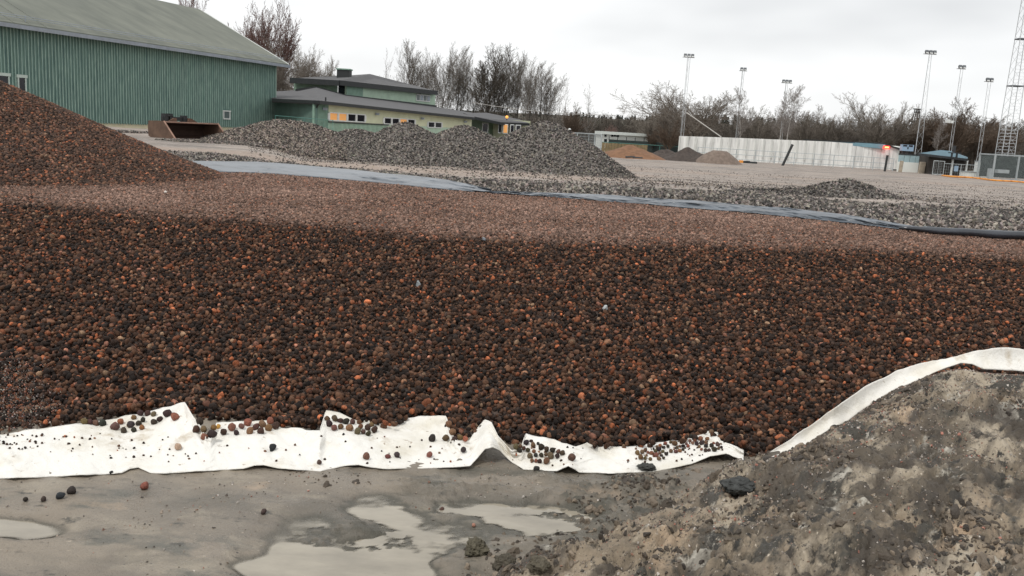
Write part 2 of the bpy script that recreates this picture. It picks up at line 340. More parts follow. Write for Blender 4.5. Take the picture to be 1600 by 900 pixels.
def blob(name, seed, sub, amp, m, flat=(1, 1, 1), smooth=True, ang=False):
    bm = bmesh.new()
    r_ = np.random.RandomState(seed)
    if ang:
        for i in range(11):
            v = r_.normal(size=3); v /= np.linalg.norm(v); v *= r_.uniform(.75, 1.1); bm.verts.new(v * np.array(flat))
        bmesh.ops.convex_hull(bm, input=bm.verts); bmesh.ops.delete(bm, geom=[v for v in bm.verts if not v.link_faces], context='VERTS')
    else:
        bmesh.ops.create_icosphere(bm, subdivisions=sub, radius=1)
        ph = r_.uniform(0, 6, 6)
        for v in bm.verts:
            c = v.co.normalized()
            d = 1 + amp * (math.sin(2.3 * c.x + ph[0]) * math.sin(2.9 * c.y + ph[1]) + .7 * math.sin(3.7 * c.z + ph[2]) * math.sin(3.1 * c.x + ph[3])) + r_.uniform(-1, 1) * amp * .25
            v.co = Vector((c.x * flat[0], c.y * flat[1], c.z * flat[2])) * d
    me = bpy.data.meshes.new(name); bm.to_mesh(me); bm.free(); me.materials.append(m)
    if smooth: me.polygons.foreach_set('use_smooth', [True] * len(me.polygons))
    return bpy.data.objects.new(name, me)
def lumpy(name, seed, m):
    bm = bmesh.new(); bmesh.ops.create_icosphere(bm, subdivisions=4, radius=1)
    from mathutils import noise as mn
    for v in bm.verts:
        c = v.co.normalized(); o_ = Vector((seed * 7.1, seed * 3.3, 0))
        d = 1 + .30 * mn.noise(c * 1.3 + o_) + .28 * mn.noise(c * 3.1 + o_) + .16 * mn.noise(c * 7 + o_) + .10 * abs(mn.noise(c * 14 + o_))
        v.co = Vector((c.x, c.y * .9, c.z * .75)) * d
    me = bpy.data.meshes.new(name); bm.to_mesh(me); bm.free(); me.materials.append(m); return me
P_peb = [blob('pebble_form', i, 2, .12 + .03 * (i % 3), M['pebble'], (1, .9 - .06 * (i % 3), .82)) for i in range(6)]
P_pebs = [blob('small_pebble_form', 20 + i, 1, .14, M['pebble'], (1, .88, .8)) for i in range(4)]
P_sto = [blob('stone_form', 40 + i, 1, .2, M['stone'], (1, .75, .55 + .05 * i), False, True) for i in range(5)]
P_clod = [blob('clod_form', 60 + i, 2, .34, M['stone'], (1, .85, .7), False) for i in range(4)]
def rnd_rot(n): return rs.uniform(0, 6.283, (n, 3))
def clay_cols(n, dust=0.):
    pal = np.array([(.017, .014, .012), (.032, .023, .018), (.062, .038, .025), (.105, .060, .036), (.16, .095, .058), (.23, .095, .048), (.33, .125, .058), (.26, .14, .10), (.20, .15, .10)])
    p = np.array([.18, .19, .20, .17, .12, .07, .022, .025, .02]); i = rs.choice(len(pal), n, p=p / p.sum())
    c = pal[i] * np.clip(np.exp(rs.normal(-.42, .5, (n, 1))), .2, 1.7) * np.array([1.13, .95, .88]); d = np.asarray(dust).reshape(-1, 1) if np.ndim(dust) else dust
    return c * (1 - d) + d * (np.array([.30, .195, .152]) * rs.uniform(.3, 1.5, (n, 1)))
def grav_cols(n, warm=0.):
    g = .025 + .29 * rs.rand(n, 1) ** 2.1; t = np.array([1.08, .95, .83]) * (1 - warm) + warm * np.array([1.12, .92, .76])
    c = g * t * rs.uniform(.93, 1.07, (n, 3)); return c
def jitter_grid(x0, x1, y0, y1, s, j=.45):
    gx, gy = np.meshgrid(np.arange(x0, x1, s), np.arange(y0, y1, s * .87)); gx[1::2] += s / 2
    gx = gx.ravel(); gy = gy.ravel(); return gx + rs.uniform(-j, j, gx.size) * s, gy + rs.uniform(-j, j, gy.size) * s
# ------------------------------------------------------------------ the ground, split by region
ph = np.concatenate([np.linspace(-180, -44, 26)[:-1], np.linspace(-44, 44, 640), np.linspace(44, 180, 26)[1:]])
ra = [.05, .4, .8]
r = 1.15
while r < 3000:
    ra.append(r)
    r += .018 if r < 2 else .0105 if r < 5.6 else .055 if r < 15 else r * .013 if r < 70 else r * .05
ra = np.array(ra); PHI, RA = np.meshgrid(np.radians(ph), ra)
X = RA * np.sin(PHI); Y = RA * np.cos(PHI); Z = H(X, Y); Z = np.where(Y < .9, np.minimum(Z, .2), Z)
nr, nc = X.shape; VV = np.stack([X, Y, Z], -1).reshape(-1, 3)
ii, jj = np.meshgrid(np.arange(nr - 1), np.arange(nc - 1), indexing='ij'); a = (ii * nc + jj).ravel()
FF = np.stack([a, a + 1, a + nc + 1, a + nc], 1)[:, ::-1]
cen = VV[FF].mean(1); reg = region(cen[:, 0], cen[:, 1])
cr = cen[:, 1] > crest(cen[:, 0]); far = np.hypot(cen[:, 0], cen[:, 1]) > 112
reg = np.where((reg == 2) & cr, 4, reg); reg = np.where((reg == 3) & far, 5, reg)
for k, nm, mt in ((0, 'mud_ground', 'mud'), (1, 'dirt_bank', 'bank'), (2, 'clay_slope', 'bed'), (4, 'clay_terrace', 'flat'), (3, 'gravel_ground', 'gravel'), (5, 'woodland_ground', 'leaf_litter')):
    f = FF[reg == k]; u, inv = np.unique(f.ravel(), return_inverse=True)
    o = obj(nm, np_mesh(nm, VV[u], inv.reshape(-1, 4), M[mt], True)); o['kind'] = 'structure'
    if k in (0, 1):
        vx, vy = VV[u][:, 0], VV[u][:, 1]
        if k == 0:
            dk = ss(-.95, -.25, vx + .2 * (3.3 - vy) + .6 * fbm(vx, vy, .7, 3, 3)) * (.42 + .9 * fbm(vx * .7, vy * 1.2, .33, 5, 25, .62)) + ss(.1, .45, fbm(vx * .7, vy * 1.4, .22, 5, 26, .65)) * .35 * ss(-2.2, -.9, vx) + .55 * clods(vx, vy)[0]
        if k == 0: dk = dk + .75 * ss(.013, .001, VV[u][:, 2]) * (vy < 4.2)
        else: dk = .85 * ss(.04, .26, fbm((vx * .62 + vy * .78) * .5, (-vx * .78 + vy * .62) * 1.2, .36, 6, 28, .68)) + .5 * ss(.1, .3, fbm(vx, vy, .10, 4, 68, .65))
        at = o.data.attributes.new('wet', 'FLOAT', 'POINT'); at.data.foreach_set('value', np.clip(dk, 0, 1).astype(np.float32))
# puddle water
M['water'] = mat('muddy_water', (.24, .215, .17), .05, .2, 3.2, .05, 6, stretch=(1, 2.4, 1), col2=(.38, .34, .27))
wn = M['water'].node_tree; wp = wn.nodes['Principled BSDF']; wt_ = wn.nodes.new('ShaderNodeBsdfTransparent'); wm_ = wn.nodes.new('ShaderNodeMixShader'); wa_ = wn.nodes.new('ShaderNodeAttribute'); wa_.attribute_name = 'depth'
wr = wn.nodes.new('ShaderNodeMapRange'); wr.inputs['From Min'].default_value = 0; wr.inputs['From Max'].default_value = .011; wr.interpolation_type = 'SMOOTHSTEP'; wr.inputs['To Max'].default_value = .93
wn.links.new(wa_.outputs['Fac'], wr.inputs[0]); wn.links.new(wr.outputs[0], wm_.inputs[0]); wn.links.new(wt_.outputs[0], wm_.inputs[1]); wn.links.new(wp.outputs[0], wm_.inputs[2]); wn.links.new(wm_.outputs[0], wn.nodes['Material Output'].inputs['Surface'])
for nm, (x0, x1, y0, y1) in {'puddle': (-1.45, 1.0, 2.0, 4.1), 'small_puddle': (-3.6, -1.451, 2.4, 3.9)}.items():
    gx, gy = np.meshgrid(np.arange(x0, x1, .012), np.arange(y0, y1, .012)); dpt = .002 - H(gx, gy); n, m_ = gx.shape
    ok = dpt > -.004; i, j = np.meshgrid(np.arange(n - 1), np.arange(m_ - 1), indexing='ij'); a = (i * m_ + j).ravel(); F = np.stack([a, a + 1, a + m_ + 1, a + m_], 1); F = F[ok.ravel()[F].any(1)]
    u, inv = np.unique(F.ravel(), return_inverse=True); V = np.stack([gx, gy, gx * 0 + .002], -1).reshape(-1, 3)[u]
    o = obj(nm, np_mesh(nm, V, inv.reshape(-1, 4), M['water'], True)); o['kind'] = 'structure'
    at = o.data.attributes.new('depth', 'FLOAT', 'POINT'); at.data.foreach_set('value', np.clip(dpt.ravel()[u], 0, 1).astype(np.float32))
# ------------------------------------------------------------------ white fabric sheets
def hitH(px, py, off):
    z = np.full(np.shape(px), .05)
    for _ in range(14):
        p = U(px, py, z); z = .5 * z + .5 * (H(p[..., 0], p[..., 1], False) + off)
    return U(px, py, z)
FB = np.array([(-80, 750), (0, 747), (100, 744), (190, 739), (203, 733), (216, 731), (235, 738), (290, 738), (380, 733), (398, 727), (412, 727), (440, 733), (500, 736), (540, 728), (560, 726), (600, 732), (700, 729), (735, 727), (746, 714), (757, 701), (770, 698), (782, 704), (800, 722), (818, 734), (870, 736), (888, 728), (905, 738), (960, 740), (1020, 737), (1080, 725), (1110, 712), (1135, 708), (1163, 719)], float)
FT = np.array([(-80, 690), (0, 678), (60, 670), (110, 664), (170, 655), (230, 643), (278, 631), (288, 629), (300, 648), (312, 664), (322, 682), (330, 684), (338, 660), (420, 656), (440, 668), (500, 672), (506, 652), (509, 641), (530, 645), (560, 657), (585, 659), (612, 655), (650, 651), (697, 650), (701, 668), (712, 688), (733, 690), (745, 668), (757, 655), (768, 660), (778, 680), (800, 703), (815, 700), (821, 676), (850, 683), (900, 697), (920, 691), (960, 698), (1000, 696), (1060, 686), (1100, 675), (1120, 670), (1126, 688), (1163, 704)], float)
GB = np.array([(1188, 719), (1215, 710), (1260, 693), (1300, 668), (1320, 661), (1350, 638), (1400, 606), (1420, 600), (1450, 587), (1478, 574), (1500, 567), (1520, 569), (1536, 576), (1560, 577), (1600, 579), (1750, 588), (2150, 612)], float)
GT = np.array([(1190, 714), (1215, 699), (1260, 670), (1300, 640), (1350, 605), (1400, 580), (1440, 566), (1478, 560), (1500, 555), (1530, 547), (1560, 542), (1600, 546), (1750, 556), (2150, 584)], float)
def g_(x, c, s): return np.exp(-((x - c) / s) ** 2)
def strip_at(PX, PY, V):
    d = rays(PX, PY); az = d[..., 0] / d[..., 1]; yr = np.interp(az, CAZ, YR) + .09 * V + .012 * fbm(PX, V * 30, 40, 3, 98) + .02 * np.sin(V * math.pi)
    t = yr / d[..., 1]; return np.stack([d[..., 0] * t, d[..., 1] * t, CAMZ + d[..., 2] * t], -1)
def sheet(name, top, bot, offf, nv, **k):
    xs = np.arange(bot[0, 0], bot[-1, 0], 2.); v = np.linspace(0, 1, nv)
    T = np.interp(xs, top[:, 0], top[:, 1]); B = np.interp(xs, bot[:, 0], bot[:, 1])
    T = T + 2.2 * fbm(xs, xs * 0, 22, 3, 91); B = B + 2.0 * fbm(xs, xs * 0, 50, 3, 92)
    T = np.minimum(T, B - 1.5)
    PX = np.broadcast_to(xs, (nv, len(xs))) + 0.0; PY = B[None] * (1 - v[:, None]) + T[None] * v[:, None]
    P = strip_at(PX, PY, v[:, None] + 0 * PX) if offf is offR else hitH(PX, PY, offf(PX, v[:, None] + 0 * PX)); n, m_ = PX.shape
    i, j = np.meshgrid(np.arange(n - 1), np.arange(m_ - 1), indexing='ij'); a = (i * m_ + j).ravel()
    me = np_mesh(name, P.reshape(-1, 3), np.stack([a, a + 1, a + m_ + 1, a + m_], 1), M['fabric'], True); o = obj(name, me)
    s = o.modifiers.new('thickness', 'SOLIDIFY'); s.thickness = .0035; s.offset = -1
    return tag(o, **k)
M['fabric'] = ground_mat('felt_fabric', [((.79, .77, .72), 0, 0, 0), ((.66, .62, .53), 3.2, .48, .68), ((.48, .41, .31), 7, .58, .74), ((.30, .23, .16), 26, .64, .73)], 0, (.85, .95), .6, 55)
def offL(x, v):
    o = .014 + .030 * v + .020 * fbm(x + 60 * v, v * 60, 45, 4, 93) * (.4 + v) + .007 * np.abs(fbm(x * .8 + 30 * v, v * 50, 28, 3, 90)) + .006 * fbm(x * .6 - 50 * v, v * 80, 16, 2, 99) + .010 * g_(x, 212, 14) * (1 - v) + .012 * g_(x, 405, 18) * (1 - v) + .010 * g_(x, 555, 25) * (1 - v)
    return o + .085 * g_(x, 766, 20) * (1 - .25 * v) + .10 * g_(x, 288, 30) * v ** 2 + .03 * g_(x, 888, 12) * (1 - v) + .03 * g_(x, 510, 40) * v ** 2 + .035 * g_(x, 1130, 30) * (1 - v) + .03 * g_(x, 690, 40) * v ** 3
def offR(x, v): return .02 + .03 * v + .012 * fbm(x, v * 30, 50, 3, 94) + .05 * ss(1455, 1500, x) * (1 - .3 * v) + .02 * np.sin(math.pi * v)
sheet('fabric_sheet', FT, FB, offL, 34, label='long white felt sheet with ragged folds lying between the clay pebbles and the muddy puddle', cat='fabric sheet')
sheet('fabric_sheet', GT, GB, offR, 14, label='narrow white felt strip climbing along the ridge of the dirt bank', cat='fabric sheet')
def covered(P, grow=0):
    px, py = proj(P)
    def ins(T, B):
        t = np.interp(px, T[:, 0], T[:, 1], left=9e3, right=9e3); b = np.interp(px, B[:, 0], B[:, 1], left=-9e3, right=-9e3)
        return (py > t + 3 + grow) & (py < b + 2)
    return ins(FT, FB) | ins(GT, GB)
# ------------------------------------------------------------------ clay pebbles
x, y = jitter_grid(-8.6, 8.6, 4.0, 10.2, .0305)
sl, t = slope(x, y); k = (np.abs(x) < .66 * y + 1.9) & (t > -.02) & (y < crest(x) + .05) & (bank(x, y) < np.maximum(sl, .0) + .01)
x, y, t = x[k], y[k], t[k]; n = len(x)
d = np.clip(np.exp(rs.normal(math.log(.030), .23, n)), .017, .055)
z = H(x, y, False); P = np.stack([x, y, z + d * .18], 1)
k2 = rs.rand(n) < .55; P2 = P[k2] + np.stack([rs.uniform(-.012, .012, k2.sum()), rs.uniform(-.012, .012, k2.sum()), rs.uniform(.010, .024, k2.sum())], 1); d2 = d[k2] * rs.uniform(.75, 1.15, k2.sum())
P = np.concatenate([P, P2]); d = np.concatenate([d, d2]); tt = np.concatenate([t, t[k2]])
px, py = proj(P); te = np.interp(px, FT[:, 0], FT[:, 1], left=9e3, right=9e3); ov_ = 3 + 20 * np.clip(fbm(px, px * 0, 26, 3, 111) + .35, 0, 1) * (rs.rand(len(px)) < .8); lip = (py > te - 2) & (py < te + ov_)
P[lip, 2] += .042
k = ~covered(P) | lip; P, d, tt = P[k], d[k], tt[k]; n = len(P)
scl = (d / 2)[:, None] * rs.uniform(.85, 1.12, (n, 3))
dust = np.clip(ss(.90, 1.03, tt + rs.normal(0, .02, n)) * .6 + .04 * rs.rand(n), 0, 1)
scatter('clay_pebbles', P, rnd_rot(n), scl, clay_cols(n, dust), P_peb, kind='stuff', label='dark wet brown and orange round clay pebbles covering the slope above the white fabric', cat='pebbles')
x, y = jitter_grid(-16, 16, 7.0, 24, .030)
k = (np.abs(x) < .64 * y + 1.6) & (y > crest(x) - .03) & (y < memb(x) + .0); x, y = x[k], y[k]; n = len(x)
d = np.clip(np.exp(rs.normal(math.log(.029), .3, n)), .015, .055); P = np.stack([x, y, H(x, y, False) + d * .15], 1)
du = np.clip(.55 + .25 * fbm(x, y, 1.6, 3, 101) - .45 * ss(.5, 0, y - crest(x)) + rs.normal(0, .18, n), 0, .95)
du = du * (1 - .55 * ss(4.2, 2.6, np.hypot(x + 8.3, (y - 14.3))))
scatter('dusty_pebbles', P, rnd_rot(n), (d / 2)[:, None] * rs.uniform(.8, 1.1, (n, 3)), clay_cols(n, du), P_pebs, kind='stuff', label='pale pinkish brown dusty clay pebbles spread flat behind the dark slope', cat='pebbles')
# fine grit at the far left foot of the slope
x, y = jitter_grid(-3.6, -2.0, 3.9, 5.2, .011); z = H(x, y, False); P = np.stack([x, y, z + .035], 1); px, py = proj(P)
dd = np.hypot((px - 15) / 75, (py - 625) / 70) + .3 * fbm(x, y, .2, 3, 8); k = rs.rand(len(x)) < np.clip(.75 * (1.15 - dd), 0, .8); P = P[k]; n = len(P)
c = grav_cols(n, .5) * 1.0; c[rs.rand(n) < .4] *= np.array([1.2, .6, .45])
scatter('fine_grit', P, rnd_rot(n), rs.uniform(.003, .008, (n, 1)) * np.ones((1, 3)), c, P_sto, kind='stuff', label='speckled fine grit mixed into pebbles at the left end of the fabric', cat='grit')
# ------------------------------------------------------------------ heaps
def heap(name, label, pk, dep, half, mt, zb=None, ry=1.0, stones=None, cols=None, protos=None, seed=0, sharp=1., cat='gravel heap', amp=.12, n_ang=96, partname='heap_core', sname='stones', group=None, power=1.0, flat=0, conc=1.0):
    """pk: peak pixel, dep: distance, half: half width in px"""
    top = Dp(pk[0], pk[1], dep); rx = half * dep / FPX
    if zb is None: zb = float(H(top[0], top[1] - rx * ry * .8, False))
    hh = top[2] - zb
    root = empty(name, (top[0], top[1], zb), label=label, cat=cat, group=group)
    def hz(x, y):     # local
        q = np.sqrt((x / rx) ** 2 + (y / (rx * ry)) ** 2) * (1 + .16 * fbm(x / rx + top[0], y / rx, 1.2, 3, seed))
        q2 = np.sqrt(q * q + .012 * sharp) - .08 + flat * 0
        u_ = 1 - np.clip(q2, 0, 1.4) ** power; z = hh * np.sign(u_) * np.abs(u_) ** conc + amp * hh * fbm(x + top[0], y, .9 * max(hh, .4), 4, seed + 3) * np.clip(1.2 - q, 0, 1)
        if flat: z = np.minimum(z, hh * flat + .04 * fbm(x, y, .5, 2, seed))
        return z
    A, Q = np.meshgrid(np.linspace(0, 2 * math.pi, n_ang + 1)[:-1], np.linspace(0, 1.25, 40)); xx = Q * rx * np.cos(A); yy = Q * rx * ry * np.sin(A); zz = hz(xx, yy); zz = np.where(Q > 1.2, -.6, zz)
    n, m_ = xx.shape; i, j = np.meshgrid(np.arange(n - 1), np.arange(m_), indexing='ij'); a = (i * m_ + j).ravel(); b = (i * m_ + (j + 1) % m_).ravel()
    obj(partname, np_mesh(partname, np.stack([xx, yy, zz], -1).reshape(-1, 3), np.stack([a, a + m_, b + m_, b], 1), mt, True), root)
    if stones:
        sp, lo, hi = stones; x, y = jitter_grid(-rx * 1.25, rx * 1.25, -rx * ry * 1.3, rx * ry * .45, sp)
        q = np.hypot(x / rx, y / (rx * ry)); z = hz(x, y); g = H(x + top[0], y + top[1], False) - zb
        k = (q < 1.3) & ((z > g - .02)); x, y, z = x[k], y[k], z[k]; n = len(x)
        s = rs.uniform(lo, hi, n); P = np.stack([x, y, z + s * .2], 1)
        scatter(sname, P, rnd_rot(n), (s / 2)[:, None] * rs.uniform(.8, 1.2, (n, 3)), cols(n), protos, parent=root, kind='stuff')
    return root
M['heapcore'] = ground_mat('heap_core', [((.12, .108, .097), 0, 0, 0), ((.22, .20, .18), 9, .45, .6), ((.05, .045, .04), 12, .5, .62)], 0, (.7, .9), 1, 10)
M['heapbrown'] = ground_mat('heap_brown', [((.25, .20, .165), 0, 0, 0), ((.15, .125, .105), 5, .45, .6)], 0, (.7, .9), 1, 10)
heap('clay_pebble_heap', 'large cone of dark reddish brown clay pebbles at the picture edge before the green hall', (-78, 100), 14.6, 388, M['bed'], .47, .95, (.036, .026, .056), lambda n: clay_cols(n, .16), P_peb, 3, 1, 'pebble heap', .05, sname='pebbles', conc=1.15)
gs = (.074, .055, .135)
g1 = 'grey gravel heaps in a row before the long low building'
heap('gravel_heap', 'low brownish gravel heap nearest the green hall corner', (450, 187), 37, 150, M['heapbrown'], .25, .9, gs, lambda n: grav_cols(n, .6) * 1.15, P_sto, 11, 1, group=g1)
heap('gravel_heap', 'low gravel heap between the brownish heap and the middle grey heaps', (560, 200), 37, 95, M['heapcore'], .2, .9, gs, lambda n: grav_cols(n, .35), P_sto, 12, 1, group=g1)
heap('gravel_heap', 'grey gravel heap under the second window strip of the low building', (640, 191), 36, 130, M['heapcore'], .15, .9, gs, lambda n: grav_cols(n, .12), P_sto, 13, 1, group=g1)
heap('gravel_heap', 'grey gravel heap just left of the tallest grey gravel cone', (728, 193), 35.5, 125, M['heapcore'], .1, .9, gs, lambda n: grav_cols(n, .12), P_sto, 14, 1, group=g1)
heap('gravel_heap', 'tallest grey gravel cone, at the right end of the row of heaps', (850, 186), 33, 143, M['heapcore'], .10, .9, gs, lambda n: grav_cols(n, .05), P_sto, 15, 1, group=g1)
heap('gravel_heap', 'small grey gravel cone standing alone on the gravel beyond the plastic strip', (1322, 281), 21.5, 82, M['heapcore'], None, .9, (.07, .05, .11), lambda n: grav_cols(n, .1), P_sto, 16, 1)
heap('gravel_heap', 'long low grey gravel ridge running left from the small gravel cone', (1235, 296), 21, 70, M['heapcore'], None, .5, (.07, .05, .11), lambda n: grav_cols(n, .1) * .8, P_sto, 17, 1)
heap('gravel_heap', 'shallow gravel mound lying before the rusty loader bucket', (335, 221), 33, 70, M['heapbrown'], .45, .7, gs, lambda n: grav_cols(n, .4), P_sto, 18, 1)
heap('gravel_heap', 'flat gravel mound against the pale plinth of the hall behind the bucket', (375, 209), 42, 60, M['heapbrown'], .42, .6, (.1, .07, .16), lambda n: grav_cols(n, .4), P_sto, 19, 1)
heap('gravel_heap', 'thin gravel mound against the pale plinth between pebble cone and bucket', (200, 206), 40, 60, M['heapbrown'], .46, .6, (.1, .07, .16), lambda n: grav_cols(n, .4), P_sto, 20, 1)
M['orange_sand'] = mat('orange_sand', (.19, .098, .052), .9, .3, 2.5, .8, 9)
M['dark_soil'] = mat('dark_soil', (.055, .042, .035), .9, .4, 3.5, .9, 9)
M['tan_soil'] = mat('tan_soil', (.17, .13, .105), .9, .3, 3.5, .9, 9)
heap('sand_heap', 'orange brown sand heap in front of the long white building and green fence', (985, 226), 80, 52, M['orange_sand'], -.45, 1, None, cat='sand heap', seed=5, amp=.1)
heap('sand_heap', 'smaller orange sand heap spilling out left of the larger orange heap', (958, 234), 81, 30, M['orange_sand'], -.45, 1, None, cat='sand heap', seed=6, amp=.1)
heap('soil_heap', 'dark brown soil heap in front of the left end of the white wall', (1078, 231), 80, 42, M['dark_soil'], -.45, 1, None, cat='soil heap', seed=7, amp=.2)
heap('soil_heap', 'flat dark soil heap between the orange sand and the dark brown heap', (1042, 233), 84, 40, M['dark_soil'], -.45, 1, None, cat='soil heap', seed=8, amp=.2)
heap('soil_heap', 'small greyish tan blunt-topped soil heap standing against the white wall', (1124, 231), 78, 36, M['tan_soil'], -.45, .8, None, cat='soil heap', seed=9, amp=.1, flat=.82, power=1.3)
# rough crushed stone beyond the membrane
x, y = jitter_grid(-14, 16, 10, 27, .085); dm = y - memb(x); pxs, pys = proj(np.stack([x, y, np.full_like(x, .45)], 1))
lw = ss(900, 500, pxs)
wid = 4.2 + 2.4 * ss(900, 1300, pxs) + 2.2 * fbm(x, y, 1.8, 4, 33); gap = lw * (ss(.3, .0, np.abs(fbm(x * .3, y, 2.2, 2, 35)))) * .55 * (dm > 1.3)
k = (dm > .32) & (dm < wid) & (np.abs(x) < .64 * y + .5) & (rs.rand(len(x)) > gap + .05); x, y = x[k], y[k]; n = len(x)
s = rs.uniform(.05, .12, n); P = np.stack([x, y, H(x, y, False) + s * .2], 1)
scatter('crushed_stone', P, rnd_rot(n), (s / 2)[:, None] * rs.uniform(.8, 1.2, (n, 3)), grav_cols(n, .08) * 1.1, P_sto, kind='stuff', label='rough grey crushed stone spread in a band beyond the black plastic strip', cat='crushed stone')
# sparse stones over the open gravel field
x = rs.uniform(-.3, .62, 26000); y = np.exp(rs.uniform(math.log(16), math.log(60), 26000)); x = x * y
k = (rs.rand(len(x)) < .35 + .9 * (fbm(x * .4, y, 2.5, 3, 36) > .08)); x, y = x[k], y[k]; n = len(x); s = rs.uniform(.03, .09, n); P = np.stack([x, y, H(x, y, False) + s * .1], 1)
scatter('field_stones', P, rnd_rot(n), (s / 2)[:, None] * rs.uniform(.8, 1.2, (n, 3)), grav_cols(n, .5) * 1.1, P_sto, kind='stuff', label='small stones strewn over the wide pinkish grey gravel field', cat='stones')
# ------------------------------------------------------------------ black plastic membrane
M['plastic'] = mat('black_membrane', (.035, .04, .05), .28, .5, 1.2, .25, 9, spec=.75, stretch=(1, 3, 3))
M['plastic_sheen'] = mat('sheen_membrane', (.075, .09, .108), .30, .45, 1.2, .2, 9, spec=.7, stretch=(1, 3, 3))  # black sheeting greyed: sky sheen put into the base colour
def membrane(name, T, B, m, **k):
    T = np.array(T, float); B = np.array(B, float); xs = np.arange(T[0, 0], T[-1, 0], 4.); v = np.linspace(0, 1, 17)
    t = np.interp(xs, T[:, 0], T[:, 1]) + .8 * fbm(xs, xs * 0, 40, 3, 95); b = np.interp(xs, B[:, 0], B[:, 1]) + .8 * fbm(xs, xs * 0, 60, 3, 96)
    PX = xs[None] + 0 * v[:, None]; PY = b[None] * (1 - v[:, None]) + t[None] * v[:, None]
    zz = .53 + .085 * v[:, None] * np.clip((b - t)[None] / 12, .2, 1.3) + .013 * fbm(PX * .4, v[:, None] * 60 + 0 * PX, 40, 4, 97) * np.sin(v[:, None] * math.pi) + .006 * np.abs(fbm(PX + 60 * v[:, None], v[:, None] * 50, 18, 2, 89))
    P = U(PX, PY, zz); n, m_ = PX.shape; i, j = np.meshgrid(np.arange(n - 1), np.arange(m_ - 1), indexing='ij'); a = (i * m_ + j).ravel()
    o = obj(name, np_mesh(name, P.reshape(-1, 3), np.stack([a, a + 1, a + m_ + 1, a + m_], 1), m, True)); s = o.modifiers.new('thickness', 'SOLIDIFY'); s.thickness = .012
    return tag(o, **k)
membrane('plastic_membrane', [(248, 248), (300, 251), (400, 252), (480, 258), (560, 266), (640, 274), (700, 281), (740, 289), (772, 297)], [(248, 251), (300, 263), (345, 269), (400, 270), (470, 274), (560, 282), (640, 290), (700, 296), (740, 299), (772, 300)], M['plastic_sheen'], label='broad curved strip of grey black plastic sheeting emerging from beneath the clay pebble cone', cat='plastic sheet')
membrane('plastic_membrane', [(765, 299), (850, 301), (930, 303), (1000, 308), (1080, 313), (1160, 320), (1240, 326), (1320, 335), (1380, 345), (1420, 352), (1475, 357)], [(765, 301), (850, 306), (930, 313), (1000, 318), (1100, 326), (1200, 335), (1280, 343), (1350, 351), (1420, 359), (1475, 364)], M['plastic_sheen'], label='thin shiny black plastic sheeting strip reflecting the sky below the small gravel cone', cat='plastic sheet')
pr = [Vector(p) for p in U(np.linspace(1405, 1760, 30), np.interp(np.linspace(1405, 1760, 30), [1405, 1500, 1600, 1760], [356, 362.5, 368, 378]), .565)]
V_ = []; F_ = []; nn = len(pr)
for i, p in enumerate(pr):
    d = (pr[min(i + 1, nn - 1)] - pr[max(i - 1, 0)]).normalized(); u_ = d.cross(Vector((0, 0, 1))).normalized(); w_ = u_.cross(d); r_ = .052 * min(1, .3 + i * .12) + .003 * math.sin(i * 1.7) + .004 * math.sin(i * .6); p = p + Vector((0, 0, .004 * math.sin(i * .9)))
    V_ += [p + u_ * (r_ * 1.15 * math.cos(2 * math.pi * k / 16)) + w_ * (r_ * math.sin(2 * math.pi * k / 16)) for k in range(16)]
    if i: F_ += [((i - 1) * 16 + k, (i - 1) * 16 + (k + 1) % 16, i * 16 + (k + 1) % 16, i * 16 + k) for k in range(16)]
MB().quadmesh(V_, F_ + [tuple(range(16))]).build('plastic_roll', M['plastic'], smooth=True, label='glossy black rolled end of the plastic sheeting, on the right', cat='plastic roll')
# ------------------------------------------------------------------ buildings
def on_wall(A, B, px, py):       # pixel -> point on the upright plane through A, B
    A = np.array(A[:2]); B = np.array(B[:2]); n = np.array([-(B - A)[1], (B - A)[0]]); d = rays(px, py)
    t = (n @ A) / (d[..., :2] @ n); return np.stack([d[..., 0] * t, d[..., 1] * t, CAMZ + d[..., 2] * t], -1)
M['hall_green'] = mat('weathered_green_boards', (.065, .125, .118), .85, .3, 1.8, .3, 8, stretch=(3, 3, .3), col2=(.165, .265, .225))
M['batten_green'] = mat('green_batten', (.17, .27, .24), .85, .3, 2.5, .2, 8, stretch=(3, 3, .5), col2=(.36, .49, .42))
M['trim_green'] = mat('pale_green_trim', (.35, .46, .39), .7, .12, 3)
M['plinth'] = mat('cream_plinth', (.66, .60, .42), .85, .12, 1.5, .2)
M['roof_felt'] = mat('roof_felt', (.13, .14, .12), .9, .18, .5, .2, 4, stretch=(.6, 1.5, 1), col2=(.20, .21, .175))
M['gutter'] = mat('grey_blue_metal', (.33, .37, .42), .5, .15, 2, metal=.2)
M['dark_metal'] = mat('dark_metal', (.03, .033, .036), .5, .3, 4)
M['dark_glass'] = mat('dark_pane', (.012, .013, .02), .12, .3, 2)
M['white_trim'] = mat('white_trim', (.7, .72, .7), .6, .08, 4)
GZ = -.4
A = U(-160, 198, GZ)[:2]; A0 = U(0, 204.5, GZ); B0 = U(430, 212.5, GZ)
hd = Vector(B0[:2] - A0[:2]).normalized(); hn = Vector((-hd.y, hd.x)); Pa = Vector(A0[:2]) - hd * 26; Pb = Vector(B0[:2])
eave = on_wall(A0, B0, 430, 98)[2]; slab_top = eave
hall = empty('timber_hall', (Pb.x, Pb.y, GZ), label='big green board-clad hall with grey green roof standing behind the pebble cone', cat='building')
def loc(o, root):    # keep world place under a moved root
    o.location = -Vector(root.location); return o
plz = on_wall(A0, B0, 300, 196.5)[2]
W = 14.5; L_ = (Pb - Pa).length
def hp(s, n, z): q = Pa + hd * s + hn * n; return (q.x, q.y, z)      # n>0: away from the camera
m = MB()
